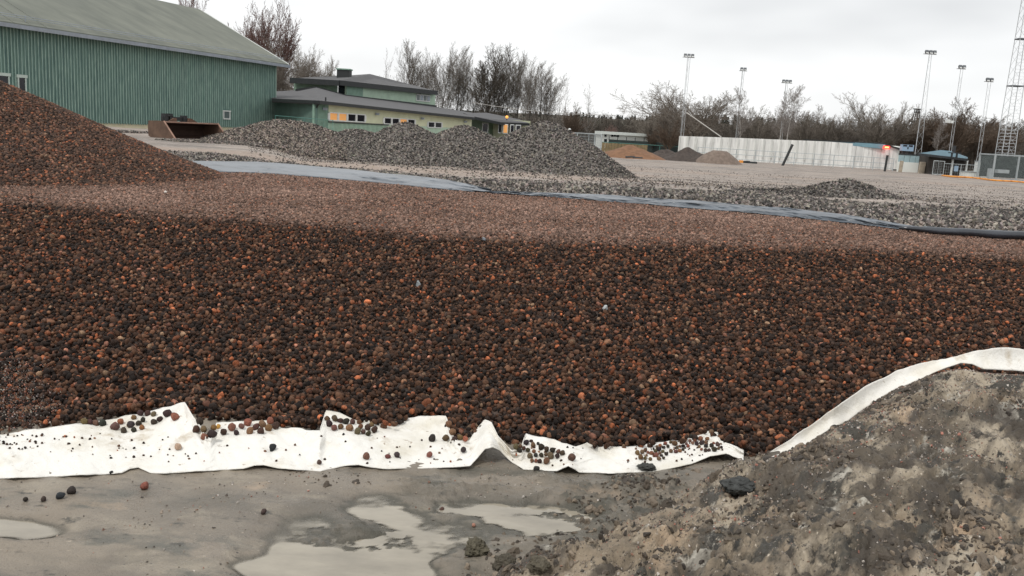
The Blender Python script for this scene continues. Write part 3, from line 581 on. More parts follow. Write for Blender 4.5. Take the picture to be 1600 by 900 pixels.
m.hexa([hp(0, 0, plz), hp(L_, 0, plz), hp(L_, W, plz), hp(0, W, plz), hp(0, 0, eave - .05), hp(L_, 0, eave - .05), hp(L_, W, eave - .05), hp(0, W, eave - .05)])
loc(m.build('wall', M['hall_green'], hall), hall)
m = MB().hexa([hp(.05, .08, GZ - .5), hp(L_ - .05, .08, GZ - .5), hp(L_ - .05, W - .08, GZ - .5), hp(.05, W - .08, GZ - .5), hp(.05, .08, plz - .003), hp(L_ - .05, .08, plz - .003), hp(L_ - .05, W - .08, plz - .003), hp(.05, W - .08, plz - .003)])
loc(m.build('plinth', M['plinth'], hall), hall)
m = MB(); s = .1
HW = []
for x0, y0, x1, y1 in ((-14, 117, 12.5, 150), (28, 121, 39, 158), (349, 174, 357.5, 185)):
    a = on_wall(A0, B0, x0, y0); b = on_wall(A0, B0, x1, y1); HW.append(((Vector(a[:2]) - Pa).dot(hd) - .17, (Vector(b[:2]) - Pa).dot(hd) + .10, b[2] - .09, a[2] + .2))
def bat(s, z0, z1):
    m.hexa([hp(s, -.055, z0), hp(s + .07, -.055, z0), hp(s + .07, 0.01, z0), hp(s, 0.01, z0), hp(s, -.055, z1), hp(s + .07, -.055, z1), hp(s + .07, 0.01, z1), hp(s, 0.01, z1)])
while s < L_:
    hit_ = [w_ for w_ in HW if w_[0] - .05 < s < w_[1]]
    if hit_: bat(s, hit_[0][3], eave - .06); bat(s, plz - .06, hit_[0][2]); s += .262 * random.Random(int(s * 997)).uniform(.93, 1.07); continue
    m.hexa([hp(s, -.055, plz - .06), hp(s + .07, -.055, plz - .06), hp(s + .07, 0.01, plz - .06), hp(s, 0.01, plz - .06), hp(s, -.055, eave - .06), hp(s + .07, -.055, eave - .06), hp(s + .07, 0.01, eave - .06), hp(s, 0.01, eave - .06)])
    s += .262 * random.Random(int(s * 997)).uniform(.90, 1.10)
loc(m.build('batten_strips', M['batten_green'], hall, kind='stuff'), hall)
# roof: near slope, far slope, gable rake
rid = Dp(310, 15, 1.0); rdg = None
best = None
for n_ in np.linspace(3, 14, 200):
    q = Pa + hd * (L_ + .9) + hn * n_
    dd = rays(310, 15); zz = CAMZ + dd[2] * q.y / dd[1]; ex = dd[0] / dd[1] * q.y - q.x
    if best is None or abs(ex) < best[0]: best = (abs(ex), n_, zz)
rn, rz_ = best[1], best[2]
ev = on_wall(A0, B0, 430, 96)[2]; ov = .75; pitch = (rz_ - ev) / (rn); ze = ev - pitch * ov * .55
m = MB(); m.hexa([hp(-1, -ov, ze - .12), hp(L_ + .9, -ov, ze - .12), hp(L_ + .9, rn, rz_ - .12), hp(-1, rn, rz_ - .12), hp(-1, -ov, ze + .06), hp(L_ + .9, -ov, ze + .06), hp(L_ + .9, rn, rz_ + .06), hp(-1, rn, rz_ + .06)])
m.hexa([hp(-1, rn + .002, rz_ - .12), hp(L_ + .9, rn + .002, rz_ - .12), hp(L_ + .9, 2 * rn + ov, ze - .12), hp(-1, 2 * rn + ov, ze - .12), hp(-1, rn + .002, rz_ + .06), hp(L_ + .9, rn + .002, rz_ + .06), hp(L_ + .9, 2 * rn + ov, ze + .06), hp(-1, 2 * rn + ov, ze + .06)])
roof = loc(m.build('roof', M['roof_felt'], hall), hall)
m = MB()   # felt lap seams running up the slope
for k in range(0, 24):
    s = .4 + k * 1.25
    if s > L_ + .8: break
    m.hexa([hp(s, -ov, ze + .06), hp(s + .05, -ov, ze + .06), hp(s + .05, rn, rz_ + .06), hp(s, rn, rz_ + .06), hp(s, -ov, ze + .085), hp(s + .05, -ov, ze + .085), hp(s + .05, rn, rz_ + .085), hp(s, rn, rz_ + .085)])
o = m.build('seam_strips', M['roof_felt'], roof, kind='stuff')
m = MB().hexa([hp(L_ + .9, -ov, ze - .2), hp(L_ + .98, -ov, ze - .2), hp(L_ + .98, rn, rz_ - .2), hp(L_ + .9, rn, rz_ - .2), hp(L_ + .9, -ov, ze + .12), hp(L_ + .98, -ov, ze + .12), hp(L_ + .98, rn, rz_ + .12), hp(L_ + .9, rn, rz_ + .12)])
loc(m.build('rake_board', M['white_trim'], hall), hall)
m = MB().hexa([hp(-1, -ov - .12, ze - .26), hp(L_ + 1, -ov - .12, ze - .26), hp(L_ + 1, -ov - .004, ze - .26), hp(-1, -ov - .004, ze - .26), hp(-1, -ov - .16, ze - .02), hp(L_ + 1, -ov - .16, ze - .02), hp(L_ + 1, -ov - .004, ze - .02), hp(-1, -ov - .004, ze - .02)])
loc(m.build('gutter', M['gutter'], hall), hall)
m = MB()
zr = ze + pitch * .4 + .25
for dz in (0, .13): m.tube(hp(-1, -.35, zr + dz), hp(L_ + .7, -.35, zr + dz), .022, n=5)
for k in range(14):
    s = .6 + k * 2.1
    if s < L_ + .6: m.tube(hp(s, -.35, ze + .1), hp(s, -.35, zr + .18), .03, n=5)
loc(m.build('snow_guard', M['gutter'], hall), hall)
m = MB().slab(hp(L_ - .0, 0, 0), hp(L_ + .06, 0, 0), plz - .06, eave - .06, .12, -.06); 
loc(m.build('corner_board', M['trim_green'], hall), hall)
def hall_window(x0, y0, x1, y1, fm, pm, head=True):
    a = on_wall(A0, B0, x0, y0); b = on_wall(A0, B0, x1, y1); w_ = MB(); A_ = Vector(a[:2]); B_ = Vector(b[:2]); d = (B_ - A_).normalized(); t = .09
    w_.slab(A_ - d * t, A_, b[2], a[2], .1, .0); w_.slab(B_, B_ + d * t, b[2], a[2], .1, .0)
    w_.slab(A_ - d * t, B_ + d * t, b[2] - t, b[2] - .002, .12, .0); w_.slab(A_ - d * (t + .08), B_ + d * (t + .08), a[2] + .002, a[2] + t + (.1 if head else 0), .12, 0)
    f = loc(w_.build('window', fm, hall), hall)
    p_ = MB().slab(A_ + d * .002, B_ - d * .002, b[2], a[2], .045, .0); p_.build('pane', pm, f)
M['trim_white_green'] = mat('white_green_trim', (.50, .58, .53), .7, .08, 3)
hall_window(-14, 117, 12.5, 150, M['trim_white_green'], M['dark_glass']); hall_window(28, 121, 39, 158, M['trim_white_green'], M['dark_glass'])
M['dull_pane'] = mat('dull_pane', (.12, .15, .15), .3, .2, 3)
hall_window(349, 174, 357.5, 185, M['white_trim'], M['dull_pane'], False)
# ---- low building with upper storey
M['cream'] = mat('cream_wall', (.64, .66, .46), .85, .08, 1)
M['pale_green'] = mat('pale_green_wall', (.46, .60, .47), .85, .1, 1.2)
M['mid_green'] = mat('mid_green_boards', (.22, .34, .27), .85, .15, 1.5)
M['teal_dark'] = mat('shaded_green_boards', (.11, .18, .155), .85, .15, 1.5)  # recess shade of the left wing put into this darker green
M['dark_roof'] = mat('dark_grey_roof', (.095, .094, .097), .85, .12, .8)
M['fascia'] = mat('black_fascia', (.022, .025, .026), .6, .2, 2)
M['lit_pane'] = mat('lit_window', (.85, .40, .12), .5, .1, 1, emit=.2)
lo = empty('long_low_building', (0, 0, 0), label='long low cream and green building with dark roofs, lit windows and a raised upper storey', cat='building')
ZE = 3.0
E0 = Dp(500, 158, 78); E1 = Dp(742, 184, 110); ed = (E1 - E0)[:2] / np.linalg.norm((E1 - E0)[:2]); en = np.array([-ed[1], ed[0]])
oh = .7
F0 = E0[:2] + en * oh; F1 = E1[:2] + en * oh     # facade line, set back beneath the eave
def seg(px):   # point on the facade under pixel column
    return on_wall(F0, F1, px, 190)[:2]
lp = lambda o: o
def wallpart(nm, x0, x1, z0, z1, mt, off=0., th=.2): 
    m = MB().slab(seg(x0), seg(x1), z0, z1, th, off - th)
    if z1 == ZE:
        L_e = np.linalg.norm((E1 - E0)[:2])
        for i in range(4, 8): v = m.v[i]; t = np.dot(np.array(v[:2]) - E0[:2], ed) / L_e; m.v[i] = (v[0], v[1], E0[2] + (E1[2] - E0[2]) * t - .1)
    return m.build(nm, mt, lo)
sill = on_wall(F0, F1, 540, 190.5)[2]
wallpart('wall', 491, 512, GZ - .3, ZE, M['mid_green']); wallpart('wall', 512, 737, sill - .05, ZE, M['cream']); wallpart('wall', 512, 737, GZ - .3, sill - .054, M['pale_green'])
m = MB(); 
for px in np.linspace(492, 606, 58):
    p = seg(px); q = seg(px + .5); m.slab(p, q, GZ, sill - .1 if px > 512 else ZE - .1, .03, .002)
m.build('batten_strips', M['mid_green'], lo, kind='stuff')
MB().slab(seg(512), seg(607), sill - .12, sill - .02, .1, .01).build('sill_board', M['fascia'], lo)
def strip(px0, px1, y0, cols, hpx):
    n = len(cols); a = on_wall(F0, F1, px0, y0)[2]; b = on_wall(F0, F1, px0, y0 + hpx)[2]
    fr = MB(); S = [seg(px0 + (px1 - px0) * i / n) for i in range(n + 1)]
    for i in range(n + 1): c = Vector(S[i]); d = Vector(ed); fr.slab(c - d * .16, c + d * .16, b, a, .09, .0)
    fr.slab(S[0], S[-1], a + .002, a + .1, .1, 0); fr.slab(S[0], S[-1], b - .1, b - .002, .1, 0)
    f = fr.build('window', M['white_trim'], lo)
    for i in range(n): c = Vector(S[i]); e_ = Vector(S[i + 1]); d = Vector(ed); MB().slab(c + d * .165, e_ - d * .165, b, a, .03, .002).build('pane', M['lit_pane'] if cols[i] else M['dark_glass'], f)
strip(513, 570, 176.5, [1, 1, 0, 0], 10.5); strip(599, 648, 184.5, [0, 0, 1, 0], 8); strip(668, 690, 191, [0, 0], 7)
for px, py in ((505, 170), (587, 178), (658, 185), (725, 190)):
    p = on_wall(F0, F1, px, py); MB().box((p[0] - en[0] * .2, p[1] - en[1] * .2, p[2]), (.35, .3, .22)).build('wall_lamp', M['gutter'], lo)
# upper storey
K0 = Dp(459, 150, 104)[:2]; K1 = Dp(541, 150, 104)[:2]; K2 = Dp(680, 160, 123)[:2]; ub = 3.6; ue = 5.7
MB().slab(K0, Dp(527, 150, 104)[:2], ub, ue, .2, -.2).build('upper_wall', M['pale_green'], lo); MB().slab(Dp(527, 150, 104)[:2], K1, ub, ue, .2, -.6).build('dark_recess', M['dark_glass'], lo)
MB().slab(K1, K2, ub - .2, ue, .2, -.2).build('upper_wall', M['pale_green'], lo)
kd = (K2 - K1) / np.linalg.norm(K2 - K1)
MB().slab(K1, K1 + kd * (np.linalg.norm(K2 - K1) * .16), ub, ue - .02, .04, .002).build('board_cladding', M['mid_green'], lo)
m = MB()
for i in range(40):
    a = K0 + (Dp(527, 150, 104)[:2] - K0) * i / 40; m.slab(a, a + np.array([.05, 0]), ub, ue - .05, .03, .002)
m.build('batten_strips', M['mid_green'], lo, kind='stuff')
a = on_wall(K1, K2, 650, 147.5); b = on_wall(K1, K2, 671, 158.5); fr = MB().slab(a[:2], b[:2], b[2] - .1, a[2] + .1, .1, .0).build('window', M['white_trim'], lo)
for i in range(4):
    p = a[:2] + (b[:2] - a[:2]) * (i + .12) / 4; q = a[:2] + (b[:2] - a[:2]) * (i + .85) / 4; MB().slab(p, q, b[2] + .05, a[2] - .05, .05, .102).build('pane', M['gutter'] if i % 2 else M['dull_pane'], fr)
# roofs
u = [Dp(453, 122.5, 102), Dp(530, 126, 102), Dp(683, 142.5, 122), Dp(640, 131.5, 140), Dp(578, 115.5, 122), Dp(548, 117.5, 118), Dp(500, 119.5, 118)]
m = MB(); Vv = [tuple(p) for p in u]
m.poly([Vv[0], Vv[1], Vv[4], Vv[5], Vv[6]], .35); m.poly([Vv[1], Vv[2], Vv[3], Vv[4]], .35); m.build('roof', M['dark_roof'], lo)
m = MB(); m.slab(u[0][:2], u[1][:2], u[0][2] - .5, u[1][2] + .03, .1, .02); m2 = Vector(u[1]); m3 = Vector(u[2]); n3 = Vector((.1, -.1, 0))
m.hexa([m2 + n3 - Vector((0, 0, .5)), m3 + n3 - Vector((0, 0, .5)), m3 - Vector((0, 0, .5)), m2 - Vector((0, 0, .5)), m2 + n3 + Vector((0, 0, .05)), m3 + n3 + Vector((0, 0, .05)), m3 + Vector((0, 0, .05)), m2 + Vector((0, 0, .05))]).build('fascia', M['fascia'], lo)
c = Dp(538, 118, 112); ch = MB().box((c[0], c[1], c[2] - .3), (1.55, 1.5, 1.9)).build('chimney', M['fascia'], lo); MB().box((c[0], c[1], c[2] + .72), (1.75, 1.7, .14)).build('chimney_cap', M['mid_green'], ch)
# lower roof: main slope up to the upper storey, left wing, hip
Lw = Dp(425, 154.5, 82); Lt = Dp(425, 143, 100); Pk = Dp(494, 136.5, 100); UK = Dp(541, 149, 103.5); UE = Dp(682, 167, 122.5); Ee = Dp(760, 183.5, 128)
m = MB(); m.poly([tuple(Lw), tuple(E0), tuple(Pk), tuple(Dp(462, 141, 102)), tuple(Lt)], .3); m.poly([tuple(E0), tuple(E1), tuple(UE)], .2); m.poly([tuple(E0), tuple(UE), tuple(UK)], .2); m.poly([tuple(E0), tuple(UK), tuple(Pk)], .2); m.poly([tuple(E1), tuple(Dp(738, 176, 124)), tuple(UE)], .2)
m.build('roof', M['dark_roof'], lo)
def fas(pts, h=.24, nm='fascia'):
    m = MB()
    for a, b in zip(pts[:-1], pts[1:]):
        a = Vector(a); b = Vector(b); n = Vector((0, -.1, 0)); d = Vector((0, 0, h)); e_ = Vector((0, 0, .04))
        m.hexa([a + n - d, b + n - d, b - d, a - d, a + n + e_, b + n + e_, b + e_, a + e_])
    m.build(nm, M['fascia'], lo)
fas([Lw - [0, .02, 0], E0 - [0, .02, 0], E1 - [0, .02, 0]]); fas([Dp(462, 139.5, 99.8), Dp(494, 135.5, 99.7), Dp(541, 148.5, 103.2), Dp(682, 165, 122)], .25)
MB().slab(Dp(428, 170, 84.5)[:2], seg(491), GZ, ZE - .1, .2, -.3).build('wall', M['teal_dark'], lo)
for px, py, dep in ((509, 152, 80), (593, 163, 98)): p = Dp(px, py, dep); MB().tube((p[0], p[1], p[2] - .6), p, .07, n=6).build('vent_pipe', M['fascia'], lo)
p = on_wall(F0, F1, 497, 160); MB().path([tuple(E0), (p[0] - .1, p[1] - .25, 2.3), (p[0] - .1, p[1] - .25, GZ)], .07).build('downpipe', M['fascia'], lo)
# right-hand end pieces
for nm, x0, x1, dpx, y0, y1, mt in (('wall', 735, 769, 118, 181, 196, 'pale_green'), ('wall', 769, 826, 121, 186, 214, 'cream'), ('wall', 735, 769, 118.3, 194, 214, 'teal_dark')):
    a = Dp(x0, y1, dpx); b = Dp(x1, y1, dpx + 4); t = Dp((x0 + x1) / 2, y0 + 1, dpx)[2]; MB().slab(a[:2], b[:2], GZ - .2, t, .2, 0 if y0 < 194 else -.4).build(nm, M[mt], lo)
ra_ = [Dp(724, 176.5, 116), Dp(738, 182, 113), Dp(783, 191.5, 116), Dp(828, 193, 121), Dp(812, 186.5, 132), Dp(760, 176, 134)]
MB().poly([tuple(p) for p in ra_], .3).build('roof', M['dark_roof'], lo); fas([ra_[1], ra_[2], ra_[3]], .3)
fr = None
for x0, x1, lit in ((752, 762, 0), (776, 781, 0), (784, 792, 1), (795, 801, 0), (804, 812, 0)):
    a = Dp(x0, 199, 117); b = Dp(x1, 199, 117.2); f = MB().slab(a[:2], b[:2], .85, 2.05, .08, .45).build('window', M['white_trim'], lo); dd = (b - a)[:2] * .14
    MB().slab(a[:2] + dd, b[:2] - dd, .95, 1.95, .03, .532).build('pane', M['lit_pane'] if lit else M['dark_glass'], f)
M['amber'] = mat('amber_lamp', (1, .42, .08), .4, .05, 2, emit=.9)
p = Dp(792, 183.5, 119); root = empty('beacon_lamp', (p[0], p[1], p[2] - .2), label='small glowing orange lamp on the right end roof of the low building', cat='lamp')
MB().ball((0, 0, .25), .2).build('lamp_globe', M['amber'], root); MB().tube((0, 0, -.3), (0, 0, .1), .06).build('lamp_stem', M['fascia'], root)
# ---- far white building
fwb = empty('white_building', (0, 0, 0), label='long flat-roofed white building behind the green fence and orange sand', cat='building')
a = Dp(938, 222, 125); b = Dp(1013, 226, 128); zt = Dp(940, 206, 125)[2]
M['white_wall'] = mat('white_wall', (.76, .78, .74), .8, .06, 1); M['white_roof'] = mat('white_roof_edge', (.78, .82, .78), .7, .05, 2)
MB().hexa([(a[0], a[1], GZ), (b[0], b[1], GZ), (b[0], b[1] + 8, GZ), (a[0], a[1] + 8, GZ), (a[0], a[1], zt - .3), (b[0], b[1], zt - .3), (b[0], b[1] + 8, zt - .3), (a[0], a[1] + 8, zt - .3)]).build('wall', M['white_wall'], fwb)
MB().hexa([(a[0] - .2, a[1] - .3, zt - .297), (b[0] + .2, b[1] - .3, zt - .297), (b[0] + .2, b[1] + 8, zt - .297), (a[0] - .2, a[1] + 8, zt - .297), (a[0] - .2, a[1] - .3, zt + .1), (b[0] + .2, b[1] - .3, zt + .1), (b[0] + .2, b[1] + 8, zt + .1), (a[0] - .2, a[1] + 8, zt + .1)]).build('roof', M['white_roof'], fwb)
for x0, x1, y0, y1 in ((944.5, 947.5, 208.5, 213.5), (955, 958, 210, 213.5), (959, 962, 210, 213.5), (963, 967, 210, 214), (968.5, 970.5, 207.5, 210), (971.5, 973.5, 207.6, 210), (974.5, 976.5, 207.7, 210), (944, 948, 217, 222)):
    p = on_wall(a, b, x0, y0); q = on_wall(a, b, x1, y1); f = MB().slab(p[:2], q[:2], q[2], p[2], .06, 0).build('window', M['fascia'], fwb); MB().slab(p[:2] + (q - p)[:2] * .15, q[:2] - (q - p)[:2] * .15, q[2] + .05, p[2] - .05, .03, .062).build('pane', M['dark_glass'], f)
# ---- white panel wall
M['concrete_white'] = ground_mat('whitewashed_panel', [((.74, .74, .71), 0, 0, 0), ((.60, .60, .58), .8, .45, .6), ((.33, .33, .31), 1.6, .60, .70), ((.84, .84, .81), 1.1, .5, .62)], 0, (.7, .9), .2, 4, stretch=(3.5, 1, .35))
M['rib'] = mat('pale_rib', (.62, .63, .60), .8, .1, 2)
ww = empty('panel_wall', (0, 0, GZ), label='long stained white concrete panel wall along the far side of the gravel field', cat='wall')
xs = np.linspace(1059, 1402, 27); dep = np.linspace(93, 92, 27); tops = np.interp(xs, [1059, 1150, 1290, 1402], [212.3, 215.3, 221.0, 229.5])
pan_me = None
for i in range(26):
    a = Dp(xs[i], 240, dep[i]); b = Dp(xs[i + 1], 240, dep[i + 1]); z1 = Dp(xs[i], tops[i], dep[i])[2]; z1b = Dp(xs[i + 1], tops[i + 1], dep[i])[2]; a_ = Vector((a[0] + .015, a[1], 0)); b_ = Vector((b[0] - .015, b[1], 0)); jo = random.Random(i).uniform(-.02, .02)
    pn = MB().hexa([(a_.x, a_.y - .12 + jo, 0), (b_.x, b_.y - .12 + jo, 0), (b_.x, b_.y, 0), (a_.x, a_.y, 0), (a_.x, a_.y - .12 + jo, z1 - GZ), (b_.x, b_.y - .12 + jo, z1b - GZ), (b_.x, b_.y, z1b - GZ), (a_.x, a_.y, z1 - GZ)]).build('panel', M['concrete_white'], ww)
    if xs[i] < 1290: MB().box((a_.x, a_.y - .2, (z1 - GZ) / 2 + .25), (.10, .14, (z1 - GZ) - .5)).build('rib', M['rib'], ww)
# shed roof over the right part of the wall
M['blue_trim'] = mat('blue_grey_boards', (.17, .30, .36), .7, .12, 2); M['blue_roof'] = mat('blue_roof', (.075, .15, .19), .6, .12, 1.5)
sh = empty('long_shed', (0, 0, GZ), label='long shed behind the white wall with thin dark roof over a blue board strip', cat='building')
a = Dp(1291, 221, 92.6); b = Dp(1402, 229.8, 91.9); c = Dp(1286, 219.5, 92.3); d = Dp(1378, 224.0, 91.9); e_ = Dp(1408, 233, 91.6)
MB().hexa([(a[0], a[1] + .05, 0), (b[0] + .3, b[1] + .05, 0), (b[0] + .3, b[1] + 5, 0), (a[0], a[1] + 5, 0), (a[0], a[1] + .05, a[2] - GZ + .05), (b[0] + .3, b[1] + .05, b[2] - GZ + .1), (b[0] + .3, b[1] + 5, b[2] - GZ + .1), (a[0], a[1] + 5, a[2] - GZ + .05)]).build('wall', M['white_wall'], sh)
MB().hexa([(a[0], a[1] - .18, a[2] - GZ - .15), (b[0] - 1.3, b[1] - .18, d[2] - GZ - .55), (b[0] - 1.3, b[1] + .3, d[2] - GZ - .55), (a[0], a[1] + .3, a[2] - GZ - .15), (a[0], a[1] - .18, a[2] - GZ + .06), (b[0] - 1.3, b[1] - .18, d[2] - GZ - .08), (b[0] - 1.3, b[1] + .3, d[2] - GZ - .08), (a[0], a[1] + .3, a[2] - GZ + .06)]).build('board_strip', M['blue_trim'], sh)
m = MB()
for p, q in ((c, d), (d, e_)):
    m.hexa([(p[0], p[1], p[2] - GZ - .08), (q[0], q[1], q[2] - GZ - .08), (q[0], q[1] + 6.5, q[2] - GZ - .08), (p[0], p[1] + 6.5, p[2] - GZ - .08), (p[0], p[1], p[2] - GZ + .06), (q[0], q[1], q[2] - GZ + .06), (q[0], q[1] + 6.5, q[2] - GZ + .06), (p[0], p[1] + 6.5, p[2] - GZ + .06)])
m.build('roof', M['fascia'], sh)
M['red_light'] = mat('red_light', (1, .05, .03), .4, .05, 2, emit=2.6); M['red_core'] = mat('orange_light', (1, .35, .1), .4, .05, 2, emit=4)
p = Dp(1385, 230.5, 91.4); root = empty('warning_light', tuple(p), label='glowing red light mounted on the right end of the white wall', cat='light')
MB().box((0, 0, 0), (.62, .14, .30)).build('housing', M['red_light'], root); MB().box((0, -.09, .02), (.36, .05, .12)).build('lens', M['red_core'], root)
# ---- scoreboard on post
p = Dp(1417, 231, 90); root = empty('scoreboard', (p[0], p[1], GZ), label='small blue and white box sign raised between the white wall and the blue hut', cat='sign')
M['blue_sign'] = mat('blue_sign', (.30, .42, .55), .5, .1, 3); hgt = p[2] - GZ
MB().box((0, 0, hgt), (1.15, .5, .62)).build('board', M['blue_sign'], root); MB().box((-.3, -.26, hgt + .2), (.4, .03, .16)).build('dark_display', M['dark_glass'], root); MB().box((.25, -.26, hgt + .2), (.4, .03, .16)).build('dark_display', M['dark_glass'], root)
MB().box((0, -.26, hgt - .02), (.12, .03, .2)).build('emblem', M['fascia'], root); MB().tube((-.3, 0, 0), (-.3, 0, hgt - .31), .05).tube((.3, 0, 0), (.3, 0, hgt - .31), .05).build('frame', M['dark_metal'], root)
m = MB();
for k in range(5): m.box((-.4 + .2 * k, 0, hgt - .5), (.05, .3, .36))
m.build('rack', M['dark_metal'], root)
# ---- huts right
M['dark_boards'] = mat('dark_brown_boards', (.055, .048, .042), .85, .3, 3); M['glassy'] = mat('pale_blue_sheet', (.33, .45, .48), .3, .15, 1.5); M['lightwood'] = mat('pale_boards', (.42, .36, .28), .85, .3, 3)
ht = empty('small_hut', (0, 0, GZ), label='small dark board hut with low pale blue gabled roof beside the white wall', cat='building')
D_ = 84
def W2(px, py, dep=D_): return Dp(px, py, dep)
a = W2(1449, 266); b = W2(1507, 270); MB().hexa([(a[0], a[1], -.2), (b[0], b[1], -.2), (b[0], b[1] + 4, -.2), (a[0], a[1] + 4, -.2), (a[0], a[1], W2(1449, 243)[2] - GZ), (b[0], b[1], W2(1507, 247)[2] - GZ), (b[0], b[1] + 4, W2(1507, 247)[2] - GZ), (a[0], a[1] + 4, W2(1449, 243)[2] - GZ)]).build('wall', M['dark_boards'], ht)
for px in np.arange(1451, 1506, 4.2):
    p = W2(px, 260); MB().box((p[0], p[1] - .02, W2(px, 256)[2] - GZ), (.2, .05, 1.15)).build('board', M['dark_boards'], ht)
r_ = [W2(1434, 239.5, 83.3), W2(1512, 248.5, 83.3), W2(1512, 245.5, 87), W2(1486, 236, 87), W2(1470, 234.5, 87)]
MB().poly([(p[0], p[1], p[2] - GZ) for p in r_], .1).build('roof', M['blue_roof'], ht)
MB().hexa([(p[0], p[1] - .1 + q, p[2] - GZ - h) for h in (.18, -.03) for (p, q) in ((r_[0], 0), (r_[1], 0), (r_[1], .08), (r_[0], .08))]).build('fascia', M['dark_metal'], ht)
p = W2(1487, 262, 83.6); MB().box((p[0], p[1], .75), (.14, .14, 1.6)).build('corner_post', M['white_trim'], ht); p = W2(1510, 262, 83.6); MB().box((p[0], p[1], .7), (.12, .12, 1.5)).build('corner_post', M['white_trim'], ht)
p = W2(1494, 263.5, 83.2); MB().box((p[0], p[1], p[2] - GZ), (.36, .04, .5)).build('notice', M['blue_sign'], ht)
p = W2(1492, 239, 83.2); q = MB(); q.box((p[0], p[1], p[2] - GZ), (1.1, .3, .08)); q.box((p[0] - .25, p[1], p[2] - GZ - .25), (.1, .2, .5)); q.box((p[0] + .2, p[1], p[2] - GZ - .2), (.1, .2, .45)); q.box((p[0] - .1, p[1], p[2] - GZ + .35), (.22, .2, .6)); q.build('roof_rack', M['dark_metal'], ht)
gh = empty('glazed_shelter', (0, 0, GZ), label='pale blue glazed shelter with low white board front between red light and hut', cat='shelter')
a = W2(1402, 262, 86); b = W2(1447, 265, 86); zt = W2(1402, 239.5, 86)[2] - GZ; zm = W2(1402, 252.5, 86)[2] - GZ
MB().slab(a[:2], b[:2], -.1, zm, .1, -.1).build('board_front', M['white_wall'], gh)
n = 5
for i in range(n):
    p = a[:2] + (b - a)[:2] * (i + .04) / n; q = a[:2] + (b - a)[:2] * (i + .96) / n; MB().slab(p, q, zm + .003, zt - .12, .05, -.08).build('pane', M['glassy'], gh)
MB().slab(a[:2], b[:2], zt - .117, zt, .1, -.1).build('top_rail', M['dark_metal'], gh)
for px, wv in ((1441, .5), (1408, .25)): p = W2(px, 258, 84.5); MB().box((p[0], p[1], .5), (wv, .25, 1.1), rx=.1).build('wood_slab' if wv > .3 else 'plank', M['lightwood'], gh)
# pallets and dark stuff at the foot
for px, py, w_, h_, lb in ((1423, 260.5, 1.9, .30, 'dark pallet stack lying before the glazed shelter'), (1402, 264, 1.0, .12, 'thin dark board pile beside the upright black post'), (1460, 270, .8, .14, 'dark scrap timber at the foot of the hut')):
    p = U(px, py + 3, GZ + .02); root = empty('timber_pile', tuple(p), label=lb, cat='timber pile')
    nb = 3
    for k in range(nb): MB().box((.08 * (k % 2), -.1 * k, .05 + h_ / nb * k), (w_ * (1 - .06 * k), .5, h_ / nb * .8), rz=.03 * k).build('plank', M['dark_metal'], root)
# black leaning pole and post
def pole(nm, lb, p0, p1, r, dz=84):
    a = Dp(*p0, dz); b = Dp(*p1, dz); root = empty(nm, (a[0], a[1], a[2]), label=lb, cat='pole'); MB().tube((0, 0, -.1), tuple(b - a), r, n=10).build('shaft', M['fascia'], root); MB().tube(tuple((b - a) * 1.0), tuple((b - a) * 1.02), r * 1.25, n=10).build('end_cap', M['dark_metal'], root)
pole('leaning_pole', 'thick black pole leaning over on the gravel before the white wall', (1222, 259), (1238, 226.5), .12); pole('black_post', 'short upright black post before the right end of the white wall', (1382.5, 266), (1386.5, 243), .10, 83)
# ------------------------------------------------------------------ fences
M['galv'] = mat('galvanised_steel', (.42, .46, .47), .5, .15, 3, metal=.3)
M['fence_green'] = mat('green_fence', (.06, .20, .17), .6, .15, 2)
def rail_fence(lb, pts, hgt, rails, step, mt=None, mesh=None, pr=.03, nm='rail_fence', cat='fence'):
    mt = mt or M['galv']; root = empty(nm, (pts[0][0], pts[0][1], pts[0][2]), label=lb, cat=cat); o = Vector(root.location)
    for a, b in zip(pts[:-1], pts[1:]):
        a = Vector(a) - o; b = Vector(b) - o; n = max(1, round((b - a).length / step))
        for i in range(n + 1): p = a + (b - a) * i / n; MB().tube(p - Vector((0, 0, .1)), p + Vector((0, 0, hgt)), pr, n=6).build('post', mt, root)
        for h in rails: MB().tube(a + Vector((0, 0, h)), b + Vector((0, 0, h)), pr * .8, n=5).build('rail', mt, root)
        if mesh:
            m = MB(); L = (b - a).length; d = (b - a) / L
            for k in range(int(L / mesh)): p = a + d * (k * mesh); m.tube(p + Vector((0, 0, .1)), p + Vector((0, 0, hgt - .05)), .006, n=3, cap=False)
            for k in range(int(hgt / mesh / 1.2)): m.tube(a + Vector((0, 0, .1 + k * mesh * 1.2)), b + Vector((0, 0, .1 + k * mesh * 1.2)), .006, n=3, cap=False)
            m.build('wire_mesh', mt, root, kind='stuff')
    return root
G = lambda px, dep, z=GZ: (float(Dp(px, 240, dep)[0]), dep, z)
rail_fence('grey steel railing running along the foot of the white panel wall', [G(1090, 88), G(1398, 86)], 1.22, (1.2, .72, .28), 1.75, pr=.035)
rail_fence('grey mesh fence panels beside the tallest gravel cone', [(*Dp(884, 232, 62)[:2], -.3), (*Dp(918, 238, 60)[:2], -.3), (*Dp(938, 241, 58)[:2], -.3)], 1.85, (1.82, .95, .1), 1.2, mesh=.14, pr=.035, nm='mesh_fence')
rail_fence('dark green fence running in front of the white building', [G(938, 112), G(1062, 108)], .95, (.93,), 2.6, M['fence_green'], pr=.045, nm='green_fence')
M['fence_dark'] = mat('dark_fence_net', (.03, .042, .04), .9, .2, 2)
nf = empty('net_fence', G(938, 114), label='dark net screen standing behind the green fence below the white building', cat='fence'); o_ = Vector(nf.location)
a = Vector(G(950, 115)) - o_; b = Vector(G(1062, 110)) - o_
MB().slab(a, b, 0, 1.3, .05).build('net', M['fence_dark'], nf)
